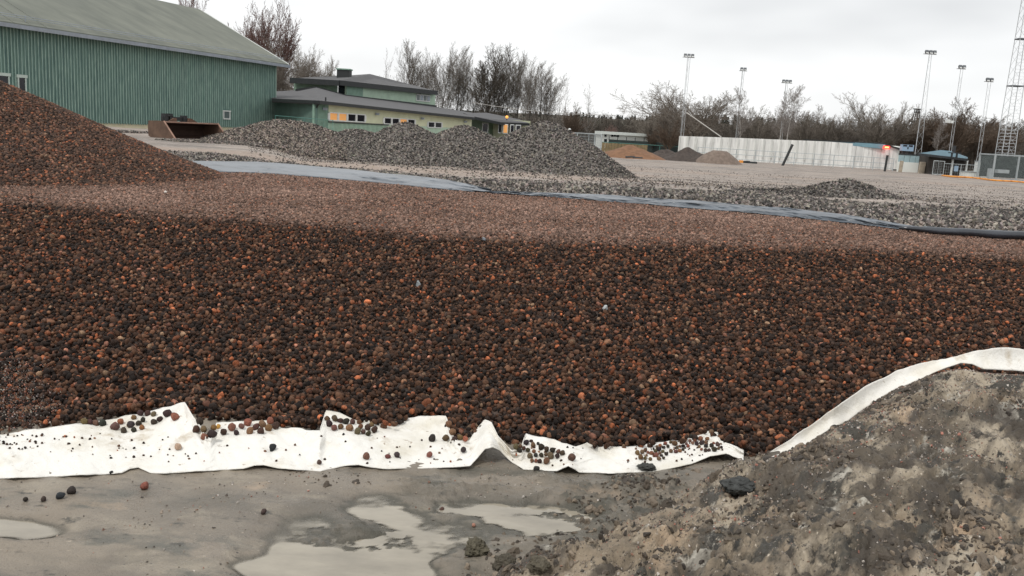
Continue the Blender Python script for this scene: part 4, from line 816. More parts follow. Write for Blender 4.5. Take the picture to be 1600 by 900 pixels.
for i in range(9): p = a + (b - a) * i / 8; MB().tube(p, p + Vector((0, 0, 1.7)), .05, n=5).build('post', M['fascia'], nf)
M['brown_net'] = mat('tan_board_screen', (.20, .15, .08), .9, .3, 3); s_ = empty('board_screen', G(939, 100), label='low tan board screen left of the orange sand heap', cat='screen')
for i in range(14): MB().box((.2 + .36 * i, 0, .5), (.33, .06, 1.0 - .03 * (i % 3))).build('board', M['brown_net'], s_)
rail_fence('galvanised gate and fence panels in front of the dark hut', [G(1461, 79.5), G(1469, 79.3), G(1478, 79.2)], 1.30, (1.28, .12), .5, mesh=.12, pr=.028, nm='gate_fence')
rail_fence('low wire fence running right from the hut gate', [G(1478, 79.2), G(1532, 79)], 1.12, (1.1,), 1.5, mesh=.2, pr=.025, nm='wire_fence')
rail_fence('thin wire fence at the corner of the green hall by the gravel', [(*Dp(430, 200, 62)[:2], -.2), (*Dp(520, 200, 62)[:2], -.3)], 1.75, (1.72,), 2.0, M['fence_green'], mesh=.3, pr=.02, nm='wire_fence')
# cage
cg = empty('steel_cage', G(1556, 78), label='tall galvanised mesh cage with dark netting, at the foot of the largest lattice mast', cat='cage')
w_ = 4.6; h_ = Dp(1560, 240.5, 78)[2] - GZ
for x_ in (0, 2.05, 4.3): MB().box((x_, 0, h_ / 2), (.12, .12, h_)).build('post', M['galv'], cg)
for x_ in (0, 4.3): MB().box((x_, 2.6, h_ / 2), (.12, .12, h_)).build('post', M['galv'], cg)
for z_ in (.05, h_ - .07): MB().box((2.15, 0, z_), (4.18, .11, .11)).build('rail', M['galv'], cg)
for z_ in (h_ - .07,): MB().box((0, 1.3, z_), (.11, 2.49, .11)).build('rail', M['galv'], cg); MB().box((4.3, 1.3, z_), (.11, 2.49, .11)).build('rail', M['galv'], cg)
m = MB()
for k in range(44): m.tube((.1 * k, -.07, .1), (.1 * k, -.07, h_ - .1), .0045, n=3, cap=False)
for k in range(22): m.tube((0, -.07, .1 + .1 * k), (4.3, -.07, .1 + .1 * k), .0045, n=3, cap=False)
for k in range(26): m.tube((-.0, .1 * k, .1), (0, .1 * k, h_ - .1), .0045, n=3, cap=False)
m.build('wire_mesh', M['galv'], cg, kind='stuff')
MB().box((2.2, 2.6, h_ / 2), (4.1, .04, h_ - .3)).build('back_net', M['fence_dark'], cg)
MB().box((1.4, 1.2, .7), (1.0, .5, .3)).box((.4, 1.3, .45), (.25, .4, .9)).build('stored_gear', M['galv'], cg)
# white box, blocks
def cab(lb, px, dep, w_, h_, mt, d_=.8):
    dep = 82.5 if dep < 82 else dep
    root = empty('utility_cabinet', G(px, dep), label=lb, cat='cabinet'); MB().box((0, 0, h_ / 2), (w_, d_, h_)).build('body', mt, root); MB().box((0, 0, h_ + .03), (w_ + .08, d_ + .08, .06)).build('lid', M['galv'], root); MB().box((w_ * .22, -d_ / 2 - .01, h_ * .5), (.03, .03, h_ * .8)).build('door_seam', M['galv'], root)
cab('plain white square cabinet standing left of the mesh cage', 1544, 76, 1.05, 1.35, M['white_wall']); cab('low pale grey block beside the hut in front of a mast', 1519, 80, 1.4, .42, M['white_wall']); cab('slim pale cabinet at the foot of the thin right floodlight mast', 1529, 79, .3, 1.4, M['white_trim'], .3)
# orange pipes
M['orange_pipe'] = mat('orange_pipe', (.75, .30, .05), .5, .15, 4)
op = empty('orange_pipe', (0, 0, 0), label='row of orange yellow pipes lying on the gravel before the hut and cage', cat='pipe')
xs = np.linspace(1472, 1640, 15); ys = 274 + (xs - 1472) * .088 + .5 * np.sin(xs * .09); pp = U(xs, ys, -.34)
for i in range(0, 14, 2): MB().path([tuple(p) for p in pp[i:i + 3]], .075, 8).build('pipe_length', M['orange_pipe'], op, smooth=True)
for (px, py, lb) in ((1577, 277, 'black bundle lying across the orange pipes before the cage'), (990, 247, 'black rubber scrap lying before the orange sand heap'), (1170, 254, 'black and yellow machine part lying by the tan soil heap')):
    p = U(px, py, GZ + .06); r_ = empty('scrap_bundle', tuple(p), label=lb, cat='scrap'); m = MB(); m.tube((-.7, 0, 0), (.1, .05, .05), .13, n=7); m.tube((-.1, -.1, 0), (.75, 0, .0), .12, n=7); m.build('black_tubing', M['fascia'], r_)
    if px == 1170: MB().box((-.75, 0, .05), (.35, .3, .25)).build('yellow_block', M['orange_pipe'], r_)
# ------------------------------------------------------------------ loader bucket
M['rust'] = mat('rusty_steel', (.075, .043, .028), .75, .35, 2.5, .3, 9, col2=(.15, .09, .06)); M['rust_dark'] = mat('worn_dark_steel', (.075, .045, .033), .7, .3, 3, .2); M['edge'] = mat('worn_bright_edge', (.28, .165, .12), .6, .3, 4)
bl = U(229, 216, .45); br = U(343, 221, .44); bw = float(np.linalg.norm((br - bl)[:2])) ; ang = R(56); bh = .86; bw = 2.85; bl = Dp(257, 214, 34)
bu = empty('loader_bucket', (bl[0], bl[1], .45), ang, label='rusty brown wheel loader bucket lying on the gravel in front of the green hall', cat='bucket'); bu.scale = (.9, .9, .72)
w_ = bw * .96
def curve(t):  # side profile, y away from camera (open towards the camera, down)
    return (0.0 + 1.15 * math.sin(t * 1.9) * .8, bh * (.02 + t * .95)) 
prof = [(0.0, .0), (.55, .02), (.95, .15), (1.1, .42), (.98, .70), (.55, .86), (.35, .86)]
m = MB()
for (y0, z0), (y1, z1) in zip(prof[:-1], prof[1:]):
    m.hexa([(0.03, y0, z0), (w_ - .03, y0, z0), (w_ - .03, y1, z1), (.03, y1, z1), (.03, y0, z0 + .05), (w_ - .03, y0, z0 + .05), (w_ - .03, y1, z1 + .05), (.03, y1, z1 + .05)])
m.build('shell', M['rust_dark'], bu)
for x_ in (0, w_ - .05):
    s = MB(); pts = [(0 - .75, 0), (.9, .0), (1.12, .12), (1.15, .5), (1.12, .90), (.5, .93), (.05, .93)]
    n = len(pts); s.quadmesh([(x_, p[0], p[1]) for p in pts] + [(x_ + .05, p[0], p[1]) for p in pts], [tuple(range(n)), tuple(range(2 * n - 1, n - 1, -1))] + [(i, (i + 1) % n, n + (i + 1) % n, n + i) for i in range(n)]); s.build('side_plate', M['rust'], bu)
    MB().tube((x_ + .02, -.75, .02), (x_ + .02, .05, .93), .035, n=6).build('side_edge', M['edge'], bu)
MB().box((w_ / 2, .22, .885), (w_ - .12, .5, .06)).build('top_plate', M['edge'], bu); MB().box((w_ / 2, -.03, .03), (w_, .2, .04)).build('cutting_edge', M['rust'], bu)
cp = MB(); cp.box((w_ * .36, .75, 1.06), (w_ * .42, .18, .2)); cp.box((w_ * .19, .72, 1.1), (.16, .3, .42)); cp.box((w_ * .27, .72, 1.12), (.14, .3, .40)); cp.box((w_ * .53, .72, 1.08), (.16, .3, .34)); cp.tube((w_ * .2, .6, 1.2), (w_ * .3, .6, 1.2), .05); cp.build('coupling', M['fascia'], bu)
MB().hexa([(w_ * .55, .45, .91), (w_ * .72, .45, .91), (w_ * .72, .6, .91), (w_ * .55, .6, .91), (w_ * .56, .45, 1.12), (w_ * .60, .45, 1.12), (w_ * .60, .6, 1.12), (w_ * .56, .6, 1.12)]).build('gusset', M['rust'], bu)
MB().hexa([(w_ * .2, .45, .91), (w_ * .34, .45, .91), (w_ * .34, .6, .91), (w_ * .2, .6, .91), (w_ * .29, .45, 1.1), (w_ * .33, .45, 1.1), (w_ * .33, .6, 1.1), (w_ * .29, .6, 1.1)]).build('gusset', M['rust'], bu)
# ------------------------------------------------------------------ masts
M['mast'] = mat('mast_steel', (.50, .52, .53), .5, .1, 3, metal=.2); M['lamp_dark'] = mat('lamp_housing', (.12, .13, .14), .5, .15, 3)
def mast(lb, px, ptop, dep, pbx, heads, wb, wt, step=.8, lat=True):
    b = Dp(px, 250, dep); top = Dp(ptop[0], ptop[1], dep); h = top[2] - GZ; root = empty('floodlight_mast', (top[0], dep, GZ), label=lb, cat='floodlight mast', group='floodlight masts around the field')
    n = int(h / step)
    cs = [(-1, -1), (1, -1), (0, 1)]
    f = lambda z: (wb + (wt - wb) * z / h) / 2
    for cx2, cy2 in cs: MB().tube((cx2 * f(0), cy2 * f(0), -.2), (cx2 * f(h), cy2 * f(h), h), .02, n=5).build('leg', M['mast'], root)
    m = MB()
    for k in range(n):
        z0 = k * step; z1 = z0 + step
        for i in range(3):
            (ax, ay), (bx, by) = cs[i], cs[(i + 1) % 3]
            if k % 2: ax, ay, bx, by = bx, by, ax, ay
            m.tube((ax * f(z0), ay * f(z0), z0), (bx * f(z1), by * f(z1), z1), .007, n=3, cap=False)
    m.build('bracing', M['mast'], root, kind='stuff')
    ww_ = .36 * heads
    MB().tube((-ww_ / 2 - .1, 0, h + .02), (ww_ / 2 + .1, 0, h + .02), .035).build('cross_bar', M['mast'], root)
    for i in range(heads):
        x_ = (i - (heads - 1) / 2) * .38; l = MB().box((x_, -.12, h + .22), (.30, .22, .26), rx=-.5).build('floodlight', M['lamp_dark'], root); MB().box((x_, -.26, h + .15), (.24, .03, .2), rx=-.5).build('lens', M['white_trim'], l)
    return root, h
mast('floodlight mast with three lamps, rising left of the spreading bare tree', 1072, (1076, 90), 98, 0, 3, .34, .28)
mast('short-headed floodlight mast rising beside the slim birch behind the white wall', 1160, (1161, 111), 105, 0, 2, .28, .24)
mast('floodlight mast almost hidden by the white-trunked birch clump', 1228, (1229, 130), 105, 0, 3, .28, .24)
mast('tall lattice floodlight mast rising beside the blue sign box', 1435, (1453, 85), 90, 0, 3, .7, .24)
rt, h_ = mast('floodlight mast with white camera box, standing behind the dark hut roof', 1490, (1502, 108), 92, 0, 2, .24, .24)
zc = Dp(1490, 190, 92)[2] - GZ; MB().tube((-.9, -.2, zc), (.1, 0, zc), .03).build('camera_arm', M['mast'], rt); MB().box((-.75, -.3, zc), (.36, .4, .32)).box((-.38, -.3, zc - .05), (.26, .4, .26)).build('camera_box', M['white_trim'], rt)
mast('slim floodlight mast between the red brown tree and the cage', 1535, (1545, 128), 90, 0, 2, .3, .28)
# big lattice mast
root = empty('lattice_mast', (*Dp(1567, 262, 84)[:2], GZ), label='largest lattice radio mast with rungs, leaning out at the picture top right', cat='radio mast'); H_ = 21.
cs = [(-1, -1), (1, -1), (1, 1), (-1, 1)]; f = lambda z: .62 - .30 * z / H_ if z > 0 else .62
for a_, b_ in cs: MB().tube((a_ * f(0), b_ * f(0), -.2), (a_ * f(H_), b_ * f(H_), H_), .032, n=6).build('leg', M['mast'], root)
m = MB(); m2 = MB(); z = .2; k = 0
while z < H_ - .5:
    st = .30
    for i in range(4):
        a_, b_ = cs[i], cs[(i + 1) % 4]
        if i == 0 or z < 4.5: m.tube((a_[0] * f(z), a_[1] * f(z), z), (b_[0] * f(z), b_[1] * f(z), z), .02 if z < 4.5 else .010, n=4, cap=False)
        if k % 3 == 0: m2.tube((a_[0] * f(z), a_[1] * f(z), z), (b_[0] * f(z + .9), b_[1] * f(z + .9), z + .9), .012, n=3, cap=False)
    z += st; k += 1
m.build('rungs', M['mast'], root, kind='stuff'); m2.build('bracing', M['mast'], root, kind='stuff')
for py in (194 - 60, 60):
    z_ = Dp(1578, py, 84)[2] - GZ; mm_ = MB()
    for i in range(4): a_, b_ = cs[i], cs[(i + 1) % 4]; mm_.tube((a_[0] * f(z_), a_[1] * f(z_), z_), (b_[0] * f(z_), b_[1] * f(z_), z_), .06, n=5)
    mm_.build('collar', M['lamp_dark'], root)
for py in (8, 34, 46): z_ = Dp(1596, py, 84)[2] - GZ; MB().box((.5, -.5, z_), (.4, .35, .5)).build('antenna_box', M['lamp_dark'], root)
# far pylon
root = empty('power_pylon', (*Dp(1424, 240, 260)[:2], 0), label='distant dark power pylon between bare trees behind the tall lattice mast', cat='pylon'); m = MB(); tz = Dp(1426, 170, 260)[2]
for a_, b_ in cs: m.tube((a_ * 1.6, b_ * 1.6, 0), (a_ * .45, b_ * .45, tz), .14, n=4)
for k in range(14):
    z0 = k * tz / 14; z1 = z0 + tz / 14; g0 = 1.6 - 1.15 * k / 14; g1 = 1.6 - 1.15 * (k + 1) / 14
    m.tube((-g0, -g0, z0), (g1, -g1, z1), .09, n=3); m.tube((g0, -g0, z0), (-g1, -g1, z1), .09, n=3)
m.build('lattice_body', M['fascia'], root)
for zz, w_ in ((tz, 2.4), (tz * .93, 1.4), (tz * .74, 3.6)): MB().box((0, 0, zz), (w_, .3, .28)).build('cross_arm', M['fascia'], root)
# street lamp globe and cables
p = Dp(890, 203, 70); root = empty('street_lamp', (p[0], p[1], GZ), label='small white globe lamp on a pole behind the grey mesh fence', cat='street lamp'); hz_ = p[2] - GZ
M['globe'] = mat('white_globe', (.8, .82, .8), .3, .03, 3); MB().tube((0, 0, 0), (0, 0, hz_), .04).build('pole', M['galv'], root); MB().ball((0, 0, hz_), .12, n=10).build('globe', M['globe'], root, smooth=True)
M['cable'] = mat('pale_cable', (.45, .43, .40), .6, .1, 3)
def cable(lb, pts, dep, r, sag=0):
    xs = np.linspace(pts[0][0], pts[-1][0], 24); ys = np.interp(xs, [p[0] for p in pts], [p[1] for p in pts]); P = [tuple(Dp(x_, y_, d_)) for x_, y_, d_ in zip(xs, ys, np.linspace(dep[0], dep[1], 24))]
    MB().path(P, r, 5).build('overhead_cable', M['cable'], label=lb, cat='cable')
xs = np.linspace(738, 962, 9); cable('sagging overhead cable before the poplars right of the low building', [(a_, 160 + 20 * (1 - (1 - (a_ - 738) / 224) ** 2)) for a_ in xs], (110, 118), .035)
cable('pale stay cable running down from the mast to the white wall', [(1073, 176), (1127, 214)], (97, 93), .05)
# ------------------------------------------------------------------ trees
def tree_segs(rng, h, kind):
    trunk = []; crown = []
    P = dict(poplar=dict(n=(18, 9, 6, 4), ang=(.42, .45, .5, .55), ln=(.60, .42, .45, .5), up=.30, start=.14, r=.009),
             spread=dict(n=(16, 11, 9, 7), ang=(.85, .6, .6, .7), ln=(1.75, .50, .46, .45), up=.10, start=.40, r=.026),
             birch=dict(n=(18, 9, 6, 5), ang=(.6, .55, .6, .6), ln=(.40, .48, .5, .5), up=.12, start=.32, r=.009),
             bushy=dict(n=(18, 12, 8, 6), ang=(.68, .5, .5, .6), ln=(1.5, .5, .42, .45), up=.18, start=.30, r=.017),
             wood=dict(n=(12, 5, 4, 3), ang=(.6, .55, .6, .6), ln=(.42, .45, .45, .5), up=.2, start=.15, r=.011))[kind]
    def br(p, d, L, r, lv):
        k = (9, 5, 4, 2, 1)[lv]; pts = [p]; 
        for i in range(k):
            d = (d + Vector((rng.gauss(0, 1), rng.gauss(0, 1), rng.gauss(0, 1))) * (.035 if lv == 0 else .14) + Vector((0, 0, P['up'] * (.0 if lv == 0 else .45)))).normalized()
            q = p + d * (L / k); ra_ = r * (1 - .85 * i / k); rb = r * (1 - .85 * (i + 1) / k)
            (trunk if lv == 0 else crown).append((p, q, max(ra_, .0075), max(rb, .0065), lv)); p = q; pts.append((q, d))
        if lv >= 4: return
        n = P['n'][lv]
        for i in range(n):
            t = P['start'] + (1 - P['start']) * (i + rng.random()) / n if lv == 0 else .15 + .85 * (i + rng.random()) / n
            j = min(int(t * k), k - 1); q0 = pts[j] if j == 0 else pts[j][0]; q1, dd = pts[j + 1]; pos = q0.lerp(q1, t * k - j)
            az = i * 2.4 + rng.uniform(-.5, .5) + lv; sd = dd.orthogonal().normalized(); sd.rotate(Matrix.Rotation(az, 3, dd)); an = P['ang'][lv] * rng.uniform(.7, 1.3)
            nd = (dd * math.cos(an) + sd * math.sin(an)).normalized()
            sh_ = (1 - .45 * t) if kind != 'spread' else (1 - .40 * t)
            br(pos, nd, L * P['ln'][lv] * rng.uniform(.7, 1.2) * ((.8 + .2 * t) if lv == 0 and kind in ('spread', 'bushy') else sh_ if lv == 0 else 1 - .35 * t), r * (.45 if lv == 0 and kind in ('spread', 'bushy') else .33 if lv == 0 else .45) * (1 - .4 * t), lv + 1)
    th = h * dict(poplar=.75, birch=.95, wood=.95).get(kind, .34)
    br(Vector((0, 0, -.3)), Vector((rng.uniform(-.05, .05), rng.uniform(-.05, .05), 1)).normalized(), th, h * P['r'], 0)
    if kind == 'poplar':
        for i in range(2): br(Vector((0, 0, .2)), Vector((rng.uniform(-.2, .2), rng.uniform(-.2, .2), 1)).normalized(), th * rng.uniform(.75, .9), h * P['r'] * .6, 0)
    return trunk, crown
def norm_segs(tr, cr_):
    zs = max(max(s_[0].z, s_[1].z) for s_ in tr + cr_); k = 10. / zs
    f_ = lambda S: [(s_[0] * k, s_[1] * k, s_[2] * k, s_[3] * k, s_[4]) for s_ in S]
    return f_(tr), f_(cr_)
def segs_mesh(name, S, m, tw=1.):
    a = np.array([s[0] for s in S]); b = np.array([s[1] for s in S]); r0_ = np.maximum(np.array([s[2] for s in S]) * tw, .0045); r1_ = np.maximum(np.array([s[3] for s in S]) * tw, .004); lv = np.array([s[4] for s in S])
    V = []; F = []; base = 0
    for n, sel in ((6, lv <= 1), (3, lv > 1)):
        if not sel.any(): continue
        A_, B_, Ra, Rb = a[sel], b[sel], r0_[sel], r1_[sel]; d = B_ - A_; d /= np.linalg.norm(d, axis=1)[:, None] + 1e-9
        t = np.where(np.abs(d[:, 2:3]) < .9, np.array([[0, 0, 1.]]), np.array([[1., 0, 0]])); u = np.cross(d, t); u /= np.linalg.norm(u, axis=1)[:, None]; v = np.cross(d, u)
        th = np.arange(n) * 2 * math.pi / n; ring = u[:, None] * np.cos(th)[None, :, None] + v[:, None] * np.sin(th)[None, :, None]
        q = np.concatenate([A_[:, None] + ring * Ra[:, None, None], B_[:, None] + ring * Rb[:, None, None]], 1); k = len(A_)
        V.append(q.reshape(-1, 3)); i = np.arange(n); f = np.stack([i, (i + 1) % n, n + (i + 1) % n, n + i], 1)
        F.append((f[None] + (np.arange(k) * 2 * n)[:, None, None]).reshape(-1, 4) + base); base += k * 2 * n
    return np_mesh(name, np.concatenate(V), np.concatenate(F), m)
M['bark_dark'] = mat('dark_bark', (.075, .066, .055), .9, .3, 6); M['bark_twig'] = mat('grey_brown_twigs', (.20, .175, .15), .9, .25, 3); M['twig_red'] = mat('reddish_twigs', (.17, .10, .085), .9, .25, 3)
M['birch_bark'] = mat('birch_bark', (.50, .48, .44), .8, .4, 5, stretch=(1, 1, .4)); M['twig_pale'] = mat('pale_twigs', (.27, .24, .22), .9, .2, 3); M['twig_brown'] = mat('rust_brown_twigs', (.125, .088, .062), .9, .3, 3)
TP = {}; M['spread_twig'] = mat('tan_grey_twigs', (.21, .18, .15), .9, .3, 3); M['wood_twig'] = mat('wood_twigs', (.10, .083, .066), .9, .35, 1.5)
def proto(key, kind, seed, tm, cm, tw, t2=1.):
    rng = random.Random(seed); tr, cr_ = norm_segs(*tree_segs(rng, 10., kind)); TP[key] = (segs_mesh('trunk', tr, M[tm], 1), segs_mesh('crown', cr_, M[cm], tw), kind)
proto('poplar1', 'poplar', 1, 'bark_dark', 'bark_twig', .72); proto('poplar2', 'poplar', 2, 'bark_dark', 'bark_twig', .72); proto('dense', 'poplar', 17, 'bark_dark', 'wood_twig', .95); proto('spread', 'spread', 3, 'bark_dark', 'spread_twig', 1.2); proto('birch1', 'birch', 4, 'birch_bark', 'twig_pale', 1.0); proto('birch2', 'birch', 5, 'birch_bark', 'twig_pale', 1.0)
proto('bushy', 'bushy', 6, 'bark_dark', 'twig_brown', 1.7); proto('round', 'bushy', 13, 'bark_dark', 'spread_twig', 1.35); proto('willow', 'bushy', 8, 'bark_dark', 'twig_red', 1.45); proto('thin', 'wood', 9, 'bark_dark', 'twig_pale', 1.)
def tree(key, lb, px, ptop, dep, wide=1., rz=0., group=None, zb=GZ, cat='tree', name='bare_tree', lean=0):
    t_, c_, kd_ = TP[key]; top = Dp(px, ptop, dep)[2]; hh = top - zb; s = hh / 10.
    root = empty(name, (float(Dp(px, 200, dep)[0]), dep, zb), rz, label=lb, cat=cat, group=group); root.scale = (s * wide, s * wide, s); root.rotation_euler = (0, lean, rz)
    a = obj('trunk', t_, root); b = obj('crown', c_, root); return root
gp = 'row of tall bare poplars behind the low building'
for i, (px, pt, dep, wd, key) in enumerate([(640, 58, 120, .85, 'poplar1'), (662, 72, 124, .7, 'poplar2'), (690, 62, 118, .9, 'poplar2'), (712, 68, 122, .9, 'poplar1'), (738, 78, 125, .75, 'poplar2'), (762, 62, 117, 1.25, 'dense'), (784, 74, 122, .9, 'poplar2'), (806, 78, 125, .75, 'poplar1'), (826, 84, 118, .85, 'poplar2'), (846, 92, 122, 1.1, 'poplar1')]):
    lbs = ['leftmost tall poplar, rising over the right end of the upper storey roof', 'slim poplar second in the row from the upper storey roof', 'full poplar third from the upper storey roof', 'forked poplar over the middle of the long dark roof', 'thin pale poplar between two fuller poplars', 'broadest and darkest poplar, in the middle of the row', 'tall poplar just right of the broadest poplar', 'narrow poplar over the orange lamp on the roof', 'poplar over the tallest gravel cone, second from the row end', 'last spreading poplar at the low right end of the row']
    tree(key, lbs[i], px, pt, dep + 38, wd * 1.15, i * 1.3, gp, name='poplar_tree', cat='poplar')
tree('willow', 'large reddish bare tree rising behind the end of the green hall roof', 428, -8, 125, .72, 1.0); tree('willow', 'reddish bare tree behind the hall roof ridge', 395, -2, 130, .6, 3.0); tree('spread', 'pale bare round tree right of the large reddish tree', 500, 68, 118, .6, 1.2); tree('spread', 'low bare tree behind the hall corner and low roof', 462, 60, 122, .8, 2.2)
tree('willow', 'bare treetop peeking over the hall roof at the picture top', 285, -40, 120, .5, 2.0); tree('thin', 'small thin bare tree alone above the upper storey roof', 600, 74, 135, .6, .4)
tree('thin', 'thin bare tree with dark bush right of the poplar row', 882, 118, 125, .7, 2.); tree('thin', 'pale bare tree standing alone above the mesh fence', 918, 128, 118, .95, 4.); tree('bushy', 'short dark bushy tree at the foot of the pale tree', 895, 158, 122, .8, 1.)
tree('spread', 'broad spreading bare tree behind the left end of the white wall', 1092, 124, 104, 1.5, .6); tree('spread', 'faint bare tree behind the left flank of the spreading tree', 1045, 150, 125, 1., 2.4); tree('bushy', 'low arching dark bush at the left end of the white wall', 1048, 186, 100, 1.1, 1.4)
tree('birch1', 'slim white-trunked birch next to the spreading tree', 1158, 134, 100, .85, .9, name='birch_tree', cat='birch'); tree('birch2', 'left trunk of the white birch pair behind the wall', 1219, 133, 101, 1., 2., name='birch_tree', cat='birch'); tree('birch1', 'right leaning trunk of the white birch pair behind the wall', 1232, 130, 100, 1., 4., name='birch_tree', cat='birch', lean=.06)
tree('thin', 'bare tree rising from the wood above the blue board strip', 1322, 150, 128, 1.1, 1.); tree('round', 'rounded bare tree above the red light with dark trunk', 1372, 144, 120, 1.2, 2.); tree('thin', 'small bare tree close to the distant pylon', 1400, 170, 122, 1., 5.)
tree('bushy', 'large rust brown bare tree behind the mast with camera box', 1492, 152, 118, 1.35, .5); tree('birch2', 'thin birch stem in front of the rust brown tree', 1468, 178, 108, .7, .5, name='birch_tree', cat='birch'); tree('bushy', 'rust brown bare tree right of the larger rust brown tree', 1540, 176, 122, 1., 2.5); tree('spread', 'bare tree at the far right behind the large lattice mast', 1592, 186, 130, .9, .5)
for px, pt, dep, wd, k_, lb in ((1185, 160, 124, 1.1, 'round', 'low round bare tree between the slim birch and the birch pair'), (1262, 162, 126, 1.0, 'round', 'low bare tree just right of the white birch pair'), (1342, 162, 130, .9, 'thin', 'slim bare tree left of the rounded tree over the red light'), (1300, 168, 128, 1.1, 'round', 'wide low bare tree above the start of the blue strip'), (1415, 178, 124, 1.0, 'bushy', 'dark bushy tree directly under the distant pylon'), (1455, 172, 122, 1.0, 'bushy', 'rust brown tree left of the largest rust brown tree'), (1568, 184, 124, 1.0, 'bushy', 'dark brown tree directly behind the large lattice mast'), (872, 132, 150, .8, 'thin', 'pale thin bare tree closing the poplar row'), (1020, 168, 128, 1.0, 'round', 'faint round bare tree above the right end of the white building')):
    tree(k_, lb, px, pt, dep, wd, px * .7)
# far wood as one mass
rngw = random.Random(5); woods = []
for i, (tm_, tw_) in enumerate((('wood_twig', 1.7), ('bark_dark', 1.6), ('wood_twig', 1.7))):
    tr, cr_ = tree_segs(random.Random(70 + i), 10., 'wood' if i != 1 else 'wood'); tr, cr_ = norm_segs(tr, cr_); cr_ = [s for s in cr_ if s[4] < 4 or rngw.random() < .8]; me = segs_mesh('wood_tree', tr + cr_, M[tm_], tw_); woods.append(bpy.data.objects.new('wood_tree_form', me))
n = 780; dep = rs.uniform(128, 175, n); pxw = rs.uniform(640, 1700, n); dep = np.where(pxw < 880, dep + 38, np.where(pxw < 1030, dep + 16, dep))
topy = np.interp(pxw, [640, 700, 850, 900, 1000, 1060, 1150, 1250, 1400, 1470, 1560, 1700], [172, 174, 180, 184, 192, 188, 190, 188, 190, 188, 194, 204]) + rs.uniform(-9, 12, n) - 9 * np.clip(fbm(pxw, pxw * 0, 45, 3, 120), -.6, 1) - 4 * ss(.8, 1, rs.rand(n))
tp = Dp(pxw, topy, dep); hh = np.maximum(tp[:, 2] - GZ + .0, 2.5); P = np.stack([tp[:, 0], tp[:, 1], np.full(n, GZ)], 1); sc = hh / 10
scatter('distant_wood', P, np.stack([np.zeros(n), np.zeros(n), rs.uniform(0, 6.28, n)], 1), np.stack([sc * 1.5, sc * 1.5, sc], 1), np.ones((n, 3)), woods, kind='stuff', label='dark brown leafless wood forming a band behind the white wall and the low building', cat='wood')
# low scrub to close the foot of the wood
scr = [o for o in woods]; n = 1100; dep = rs.uniform(118, 160, n); pxw = rs.uniform(640, 1700, n); dep = np.where(pxw < 880, dep + 42, np.where(pxw < 1030, dep + 24, dep)); tp = Dp(pxw, 210, dep); sc = rs.uniform(.22, .42, n)
scatter('undergrowth', np.stack([tp[:, 0], tp[:, 1], np.full(n, GZ - .3)], 1), np.stack([np.zeros(n), np.zeros(n), rs.uniform(0, 6.28, n)], 1), np.stack([sc * 2.2, sc * 2.2, sc], 1), np.ones((n, 3)), [woods[1], woods[0]], kind='stuff', label='low dark undergrowth at the foot of the wood', cat='undergrowth')
# conifers on the far ridge
M['conifer'] = mat('dark_conifer', (.028, .042, .028), .9, .4, 2)
def conifer(seed):
    r_ = random.Random(seed); V = []; F = []
    for k in range(420):
        t = r_.random() ** .8; z_ = 1 + 9 * t; rr = 2.0 * (1 - t) + .15; a_ = r_.uniform(0, 6.28); q = rr * r_.uniform(.3, 1.1); c = Vector((q * math.cos(a_), q * math.sin(a_), z_ - q * .3)); s_ = r_.uniform(.25, .6)
        n_ = len(V)
        for j in range(3): V.append(c + Vector((r_.gauss(0, s_), r_.gauss(0, s_), r_.gauss(0, s_ * .6))))
        F.append((n_, n_ + 1, n_ + 2))
    return bpy.data.objects.new('conifer_form', np_mesh('conifer', np.array(V), np.array(F), M['conifer']))
cons = [conifer(i) for i in range(3)]; n = 420; dep = rs.uniform(260, 340, n); pxw = rs.uniform(560, 1300, n); topy = np.interp(pxw, [560, 640, 850, 1000, 1150, 1300], [172, 172, 176, 183, 182, 196]) + rs.uniform(-3, 10, n)
tp = Dp(pxw, topy, dep); gz = H(tp[:, 0], tp[:, 1], False); hh = np.maximum(tp[:, 2] - gz, 2.5)
scatter('distant_conifers', np.stack([tp[:, 0], tp[:, 1], tp[:, 2] - hh], 1), np.stack([np.zeros(n), np.zeros(n), rs.uniform(0, 6.28, n)], 1), np.stack([hh / 10 * 1.3, hh / 10 * 1.3, hh / 10], 1), np.ones((n, 3)), cons, kind='stuff', label='dark evergreen treetops along the far ridge', cat='wood')
# red-leaved shrub beside the white building
tree('bushy', 'reddish shrub at the right end of the long white building', 1022, 200, 112, .9, 1., name='shrub', cat='shrub'); tree('willow', 'small reddish treetop behind the white building', 955, 192, 132, .8, 3., name='shrub', cat='shrub')
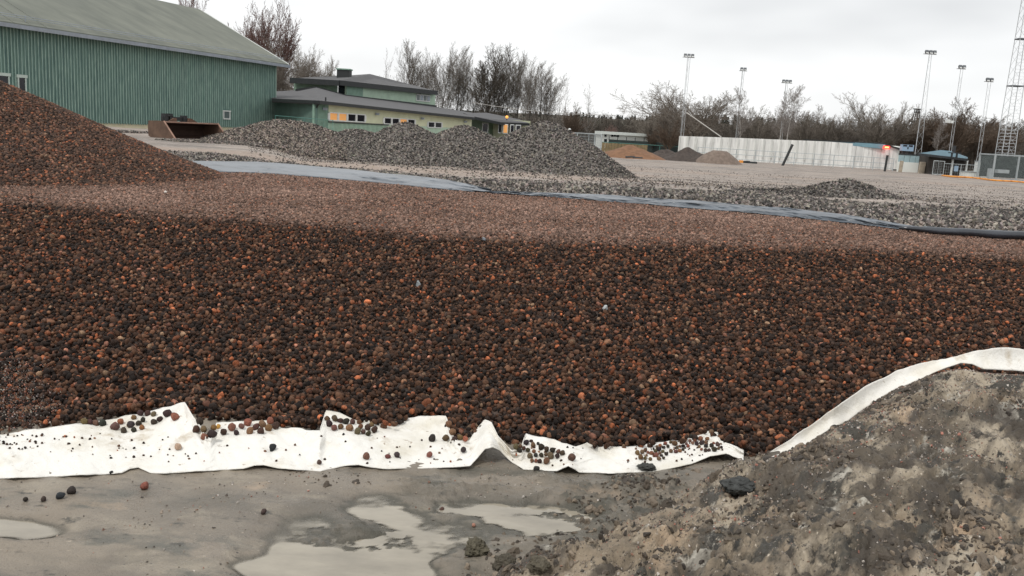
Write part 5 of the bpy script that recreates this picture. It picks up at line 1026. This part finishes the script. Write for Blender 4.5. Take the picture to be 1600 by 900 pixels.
# ------------------------------------------------------------------ foreground bits
def place(px, py, off=0.0):
    z = np.array(.05)
    for _ in range(16): p = U(px, py, z); z = .5 * z + .5 * (H(p[0], p[1], True) + off)
    return U(px, py, z)
fab_cache = {}
def fab_z(px, py, T, B, offf):
    t = np.interp(px, T[:, 0], T[:, 1]); b = np.interp(px, B[:, 0], B[:, 1]); v = np.clip((b - py) / max(b - t, 1), 0, 1); return hitH(np.array(px), np.array(py), offf(np.array(float(px)), np.array(v)))
pm = [blob('pebble', 100 + i, 2, .13, M['loose'], (1, .9, .82)).data for i in range(5)]; rf = [blob('rock', 120 + i, 1, .2, M['loose'], (1, .8, .7), False, True).data for i in range(3)]
rr_ = random.Random(12)
def single(nm, me, px, py, dpx, col, lb, cat, group=None, fabric=False, sink=.3, flat=1.):
    p = fab_z(px, py, FT, FB, offL) if fabric else place(px, py)
    d = dpx * float(np.hypot(p[1], CAMZ - p[2])) / FPX; o = bpy.data.objects.new(nm, me); C.objects.link(o); o.location = (p[0], p[1], p[2] + d / 2 * (1 - sink)); o.scale = [d / 2 * rr_.uniform(.88, 1.1) for _ in range(2)] + [d / 2 * flat]
    o.rotation_euler = [rr_.uniform(0, 6.28) for _ in range(3)] if flat == 1. else (0, 0, rr_.uniform(0, 6)); o.color = (*col, 1); return tag(o, lb, cat, group)
CN = ['black', 'dark brown', 'brown', 'light brown', 'reddish', 'dull brown']
CC = [(.030, .024, .020), (.052, .034, .024), (.10, .056, .036), (.16, .085, .052), (.22, .085, .048), (.12, .075, .048)]
def patch(poly_px, n, lb, grp, lo_, hi_, fabric=True):
    x0 = min(p[0] for p in poly_px); x1 = max(p[0] for p in poly_px); T = sorted(poly_px); k = 0; placed = []; made = []
    tries = 0
    while k < n and tries < n * 60:
        tries += 1; cx2, cy2, rx2, ry2 = poly_px[rr_.randrange(len(poly_px))]
        a_ = rr_.uniform(0, 6.28); q = math.sqrt(rr_.random()); px = cx2 + rx2 * q * math.cos(a_); py = cy2 + ry2 * q * math.sin(a_); d = rr_.uniform(lo_, hi_)
        b = np.interp(px, FB[:, 0], FB[:, 1]); t = np.interp(px, FT[:, 0], FT[:, 1])
        if fabric and not (t - 2 < py < b - 4): continue
        if any((px - a2) ** 2 + (py - b2) ** 2 < ((d + c2) * .42) ** 2 for a2, b2, c2 in placed): continue
        placed.append((px, py, d)); k += 1
        ci = rr_.randrange(len(CC)); made.append((px, single('clay_pebble', pm[rr_.randrange(5)], px, py, d, [c * rr_.uniform(.8, 1.3) for c in CC[ci]], lb, 'pebble', grp, fabric), CN[ci]))
    ORD = ['leftmost', 'second', 'third', 'fourth', 'fifth', 'sixth', 'seventh', 'eighth', 'ninth', 'tenth', 'eleventh', 'twelfth', 'thirteenth', 'fourteenth', 'fifteenth', 'sixteenth', 'seventeenth', 'eighteenth', 'nineteenth', 'twentieth']
    cnt = {}
    for _, o, c in sorted(made, key=lambda q: q[0]):
        i = cnt[c] = cnt.get(c, -1) + 1
        o['label'] = (f'leftmost {c} clay pebble {lb}' if i == 0 else f'{ORD[i]} {c} clay pebble from the left {lb}')
patch([(320, 672, 14, 20)], 14, 'in the notch right of the first peak', 'pebbles in the notch of the fabric', 10, 15)
patch([(395, 670, 32, 8), (360, 675, 14, 6), (425, 664, 10, 7)], 22, 'in the cluster right of the notch', 'pebbles clustered on the left fabric', 9, 14)
patch([(545, 668, 40, 6), (575, 676, 20, 5), (520, 662, 14, 8)], 38, 'in the wedge between two folds', 'pebbles wedged between fabric folds', 9, 14)
patch([(715, 672, 16, 14), (707, 685, 14, 6)], 24, 'spilling beside the second peak', 'pebbles spilling beside the second peak', 9, 15)
patch([(825, 700, 22, 9), (860, 710, 20, 9), (845, 718, 20, 8)], 34, 'strewn right of the second peak', 'pebbles right of the second peak', 6, 12)
patch([(1080, 690, 28, 7), (1050, 700, 26, 8), (1110, 700, 18, 7), (1020, 712, 26, 8)], 60, 'on the tail of the fabric', 'pebbles on the fabric tail', 5, 10)
patch([(240, 655, 34, 8), (200, 668, 26, 8), (150, 662, 20, 6)], 20, 'just left of the first peak', 'pebbles left of the first peak', 9, 14)
def crumbs(n, boxes):
    P = []; 
    while len(P) < n:
        x0, y0, dx, dy = boxes[rr_.randrange(len(boxes))]; px = x0 + rr_.uniform(-dx, dx); py = y0 + rr_.uniform(-dy, dy)
        if np.interp(px, FT[:, 0], FT[:, 1]) < py < np.interp(px, FB[:, 0], FB[:, 1]) - 3: P.append(fab_z(px, py, FT, FB, offL))
    P = np.array(P) + [0, 0, .003]; scatter('clay_crumbs', P, rnd_rot(n), rs.uniform(.003, .0085, (n, 1)) * np.ones((1, 3)), clay_cols(n, .05), P_pebs, kind='stuff', label='tiny dark and reddish clay crumbs sprinkled over the white fabric', cat='crumbs')
crumbs(210, [(60, 690, 90, 14), (170, 695, 110, 22), (330, 705, 160, 20), (620, 700, 120, 25), (860, 712, 60, 18), (1060, 705, 80, 18), (1060, 705, 80, 18), (30, 690, 50, 12)])
for px, py, d, c, lb in ((426, 703, 12, (.02, .022, .022), 'single black pebble on plain white fabric left of the middle'), (572, 717, 12, (.16, .08, .055), 'brown pebble beside the hem right of the middle crease'), (671, 714, 11, (.2, .08, .06), 'red brown pebble low on the fabric under the wide fold'), (606, 716, 9, (.14, .05, .045), 'dark red pebble in a pair low on the fabric'), (620, 714, 11, (.05, .035, .035), 'dark pebble in a pair low on the fabric'), (499, 725, 9, (.09, .06, .05), 'small brown pebble right on the fabric hem'), (727, 689, 10, (.30, .10, .06), 'bright orange pebble left of the second fabric peak'), (724, 706, 10, (.04, .03, .03), 'dark pebble beneath the spill left of the second peak'), (675, 689, 13, (.03, .025, .022), 'black lump on the fabric under the folded corner'), (341, 669, 8, (.5, .27, .06), 'small yellow pebble in the notch of the fabric'), (180, 671, 14, (.11, .06, .05), 'large brown pebble alone on the left fabric'), (278, 702, 12, (.4, .28, .2), 'flat tan stain-like chip on the left fabric'), (893, 719, 14, (.10, .055, .04), 'brown pebble on the corner of the right fold'), (838, 736, 11, (.03, .028, .026), 'black pebble hanging at the fabric hem right of the arch'), (205, 667, 12, (.05, .04, .04), 'dark pebble between the brown pebble and the first peak')):
    single('clay_pebble', pm[rr_.randrange(5)], px, py, d, c, lb, 'pebble', None, True)
for px, py, d, c, lb in ((226, 764, 14, (.20, .07, .05), 'red brown pebble on the grey mud below the left fabric'), (112, 771, 14, (.035, .028, .025), 'dark brown pebble on the mud above the small puddle'), (94, 779, 13, (.028, .032, .036), 'blackish pebble beside the small puddle'), (68, 783, 9, (.06, .045, .038), 'small brown pebble in line above the small puddle'), (40, 783, 9, (.03, .025, .02), 'small dark pebble nearest the picture edge above the small puddle'), (412, 803, 10, (.06, .04, .035), 'brown pebble on the mud below the fabric middle'), (427, 893, 12, (.03, .035, .035), 'dark round pebble at the near rim of the big puddle'), (174, 741, 7, (.02, .02, .02), 'black crumb just under the left fabric hem'), (690, 800, 10, (.09, .05, .04), 'reddish lump between the two arms of the big puddle'), (740, 823, 7, (.35, .18, .13), 'small pink pebble in the big puddle')):
    single('clay_pebble', pm[rr_.randrange(5)], px, py, d, c, lb, 'pebble')
# loose crumbs on mud
for px, py, dx, dy, c, lb in ((745, 864, 36, 34, (.085, .075, .052), 'larger dark clod standing in the big puddle'), (787, 886, 32, 30, (.075, .065, .048), 'smaller dark clod standing in the puddle in front of the larger one'), (842, 890, 34, 30, (.09, .078, .056), 'dark clod at the bottom edge where puddle meets dirt bank'), (1152, 770, 50, 30, (.05, .052, .05), 'large smooth dark grey rock at the foot of the dirt bank'), (1010, 735, 24, 14, (.05, .05, .045), 'dark lump beneath the tail of the white fabric')):
    o = single('clod' if px != 1152 else 'rock', lumpy('clod', px % 17, M['loose']), px, py, dx, c, lb, 'clod' if px != 1152 else 'rock', None, False, .55, dy / dx * float(np.hypot(1, 0)) * dx / dx)
    if o.data.materials[0] != M['loose']: o.data = o.data.copy(); o.data.materials.clear(); o.data.materials.append(M['loose'])
for px, py, d, c, lb in ((653, 443, 14, (.30, .33, .34), 'angular grey stone chip on the dark pebble slope, upper left'), (946, 482, 13, (.50, .52, .52), 'pale grey stone chip in the middle of the pebble slope'), (756, 374, 9, (.22, .24, .26), 'bluish grey stone chip at the crest of the pebble slope'), (259, 300, 6, (.6, .55, .5), 'small white stone on the flat dusty pebbles below the black plastic')):
    p = hitH(np.array(float(px)), np.array(float(py)), np.array(.045)); o = bpy.data.objects.new('stone_chip', rf[rr_.randrange(3)]); C.objects.link(o); s_ = d / 2 * float(p[1]) / FPX; o.location = tuple(p); o.scale = (s_, s_, s_ * 1.2); o.rotation_euler = (rr_.uniform(0, 3), rr_.uniform(0, 3), 1); o.color = (*c, 1); tag(o, lb, 'stone')
# grit on mud and bank, soil crumbs
x = rs.uniform(-3.3, 3.8, 190000); y = rs.uniform(1.7, 6.0, 190000); rg_ = region(x, y); dn = fbm(x, y, .45, 4, 71)
k = (np.abs(x) < .64 * y + .2) & (((rg_ == 1) & (rs.rand(len(x)) < .30 + 1.1 * dn)) | ((rg_ == 0) & (rs.rand(len(x)) < .02 + .35 * np.maximum(dn - .25, 0) + .05 * (x > .3))))
rid_d = np.interp(x, RX, RY) - y; k |= (rg_ == 1) & (rid_d < .9) & (rid_d > -.1) & (np.abs(x) < .64 * y + .2) & (rs.rand(len(x)) < .8)
x, y = x[k], y[k]; z = H(x, y); kk = (z > .003); x, y, z = x[kk], y[kk], z[kk]; n = len(x); P = np.stack([x, y, z], 1); kk = ~covered(P, -3); P = P[kk]; n = len(P)
c = np.array([(.30, .24, .19), (.38, .34, .30), (.16, .13, .11), (.07, .06, .05), (.34, .15, .11), (.55, .50, .45), (.22, .12, .08)])[rs.choice(7, n, p=[.22, .16, .2, .22, .1, .04, .06])] * rs.uniform(.7, 1.3, (n, 1))
s = np.clip(np.exp(rs.normal(math.log(.0038), .45, n)), .0018, .012)
scatter('grit', P + [0, 0, .001], rnd_rot(n), s[:, None] * rs.uniform(.7, 1.2, (n, 3)), c, P_sto, kind='stuff', label='mixed coloured grit sprinkled over the dirt bank and mud', cat='grit')
x = rs.uniform(-2.2, 3.8, 170000); y = rs.uniform(1.7, 6.0, 170000); rg_ = region(x, y); dn = fbm(x, y, .32, 4, 73); sb_ = (x - .07) * .785 - (y - 3.0) * .62; dn = dn + .30 * ss(.40, 0, np.abs(sb_)) * (y < 4.4)
k = (np.abs(x) < .64 * y + .2) & (((rg_ == 1) & (rs.rand(len(x)) < 1.1 * np.maximum(dn - .05, 0))) | ((rg_ == 0) & (rs.rand(len(x)) < (.55 * np.maximum(dn - .12, 0) + .40 * clods(x, y)[0] * (dn > -.1)) * ss(-1.3, -.5, x))))
x, y = x[k], y[k]; z = H(x, y); kk = z > .002; P = np.stack([x, y, z], 1)[kk]; P = P[~covered(P, -3)]; n = len(P)
c = np.array([(.065, .05, .036), (.11, .085, .06), (.19, .15, .11), (.045, .036, .028)])[rs.randint(0, 4, n)] * rs.uniform(.7, 1.3, (n, 1)); s = np.clip(np.exp(rs.normal(math.log(.0062), .55, n)), .003, .028)
scatter('soil_crumbs', P - np.stack([s * 0, s * 0, s * .25], 1), rnd_rot(n), s[:, None] * rs.uniform(.7, 1.2, (n, 3)), c, P_clod, kind='stuff', label='dark soil crumbs and clods strewn on the dug dirt bank and puddle rim', cat='soil crumbs')
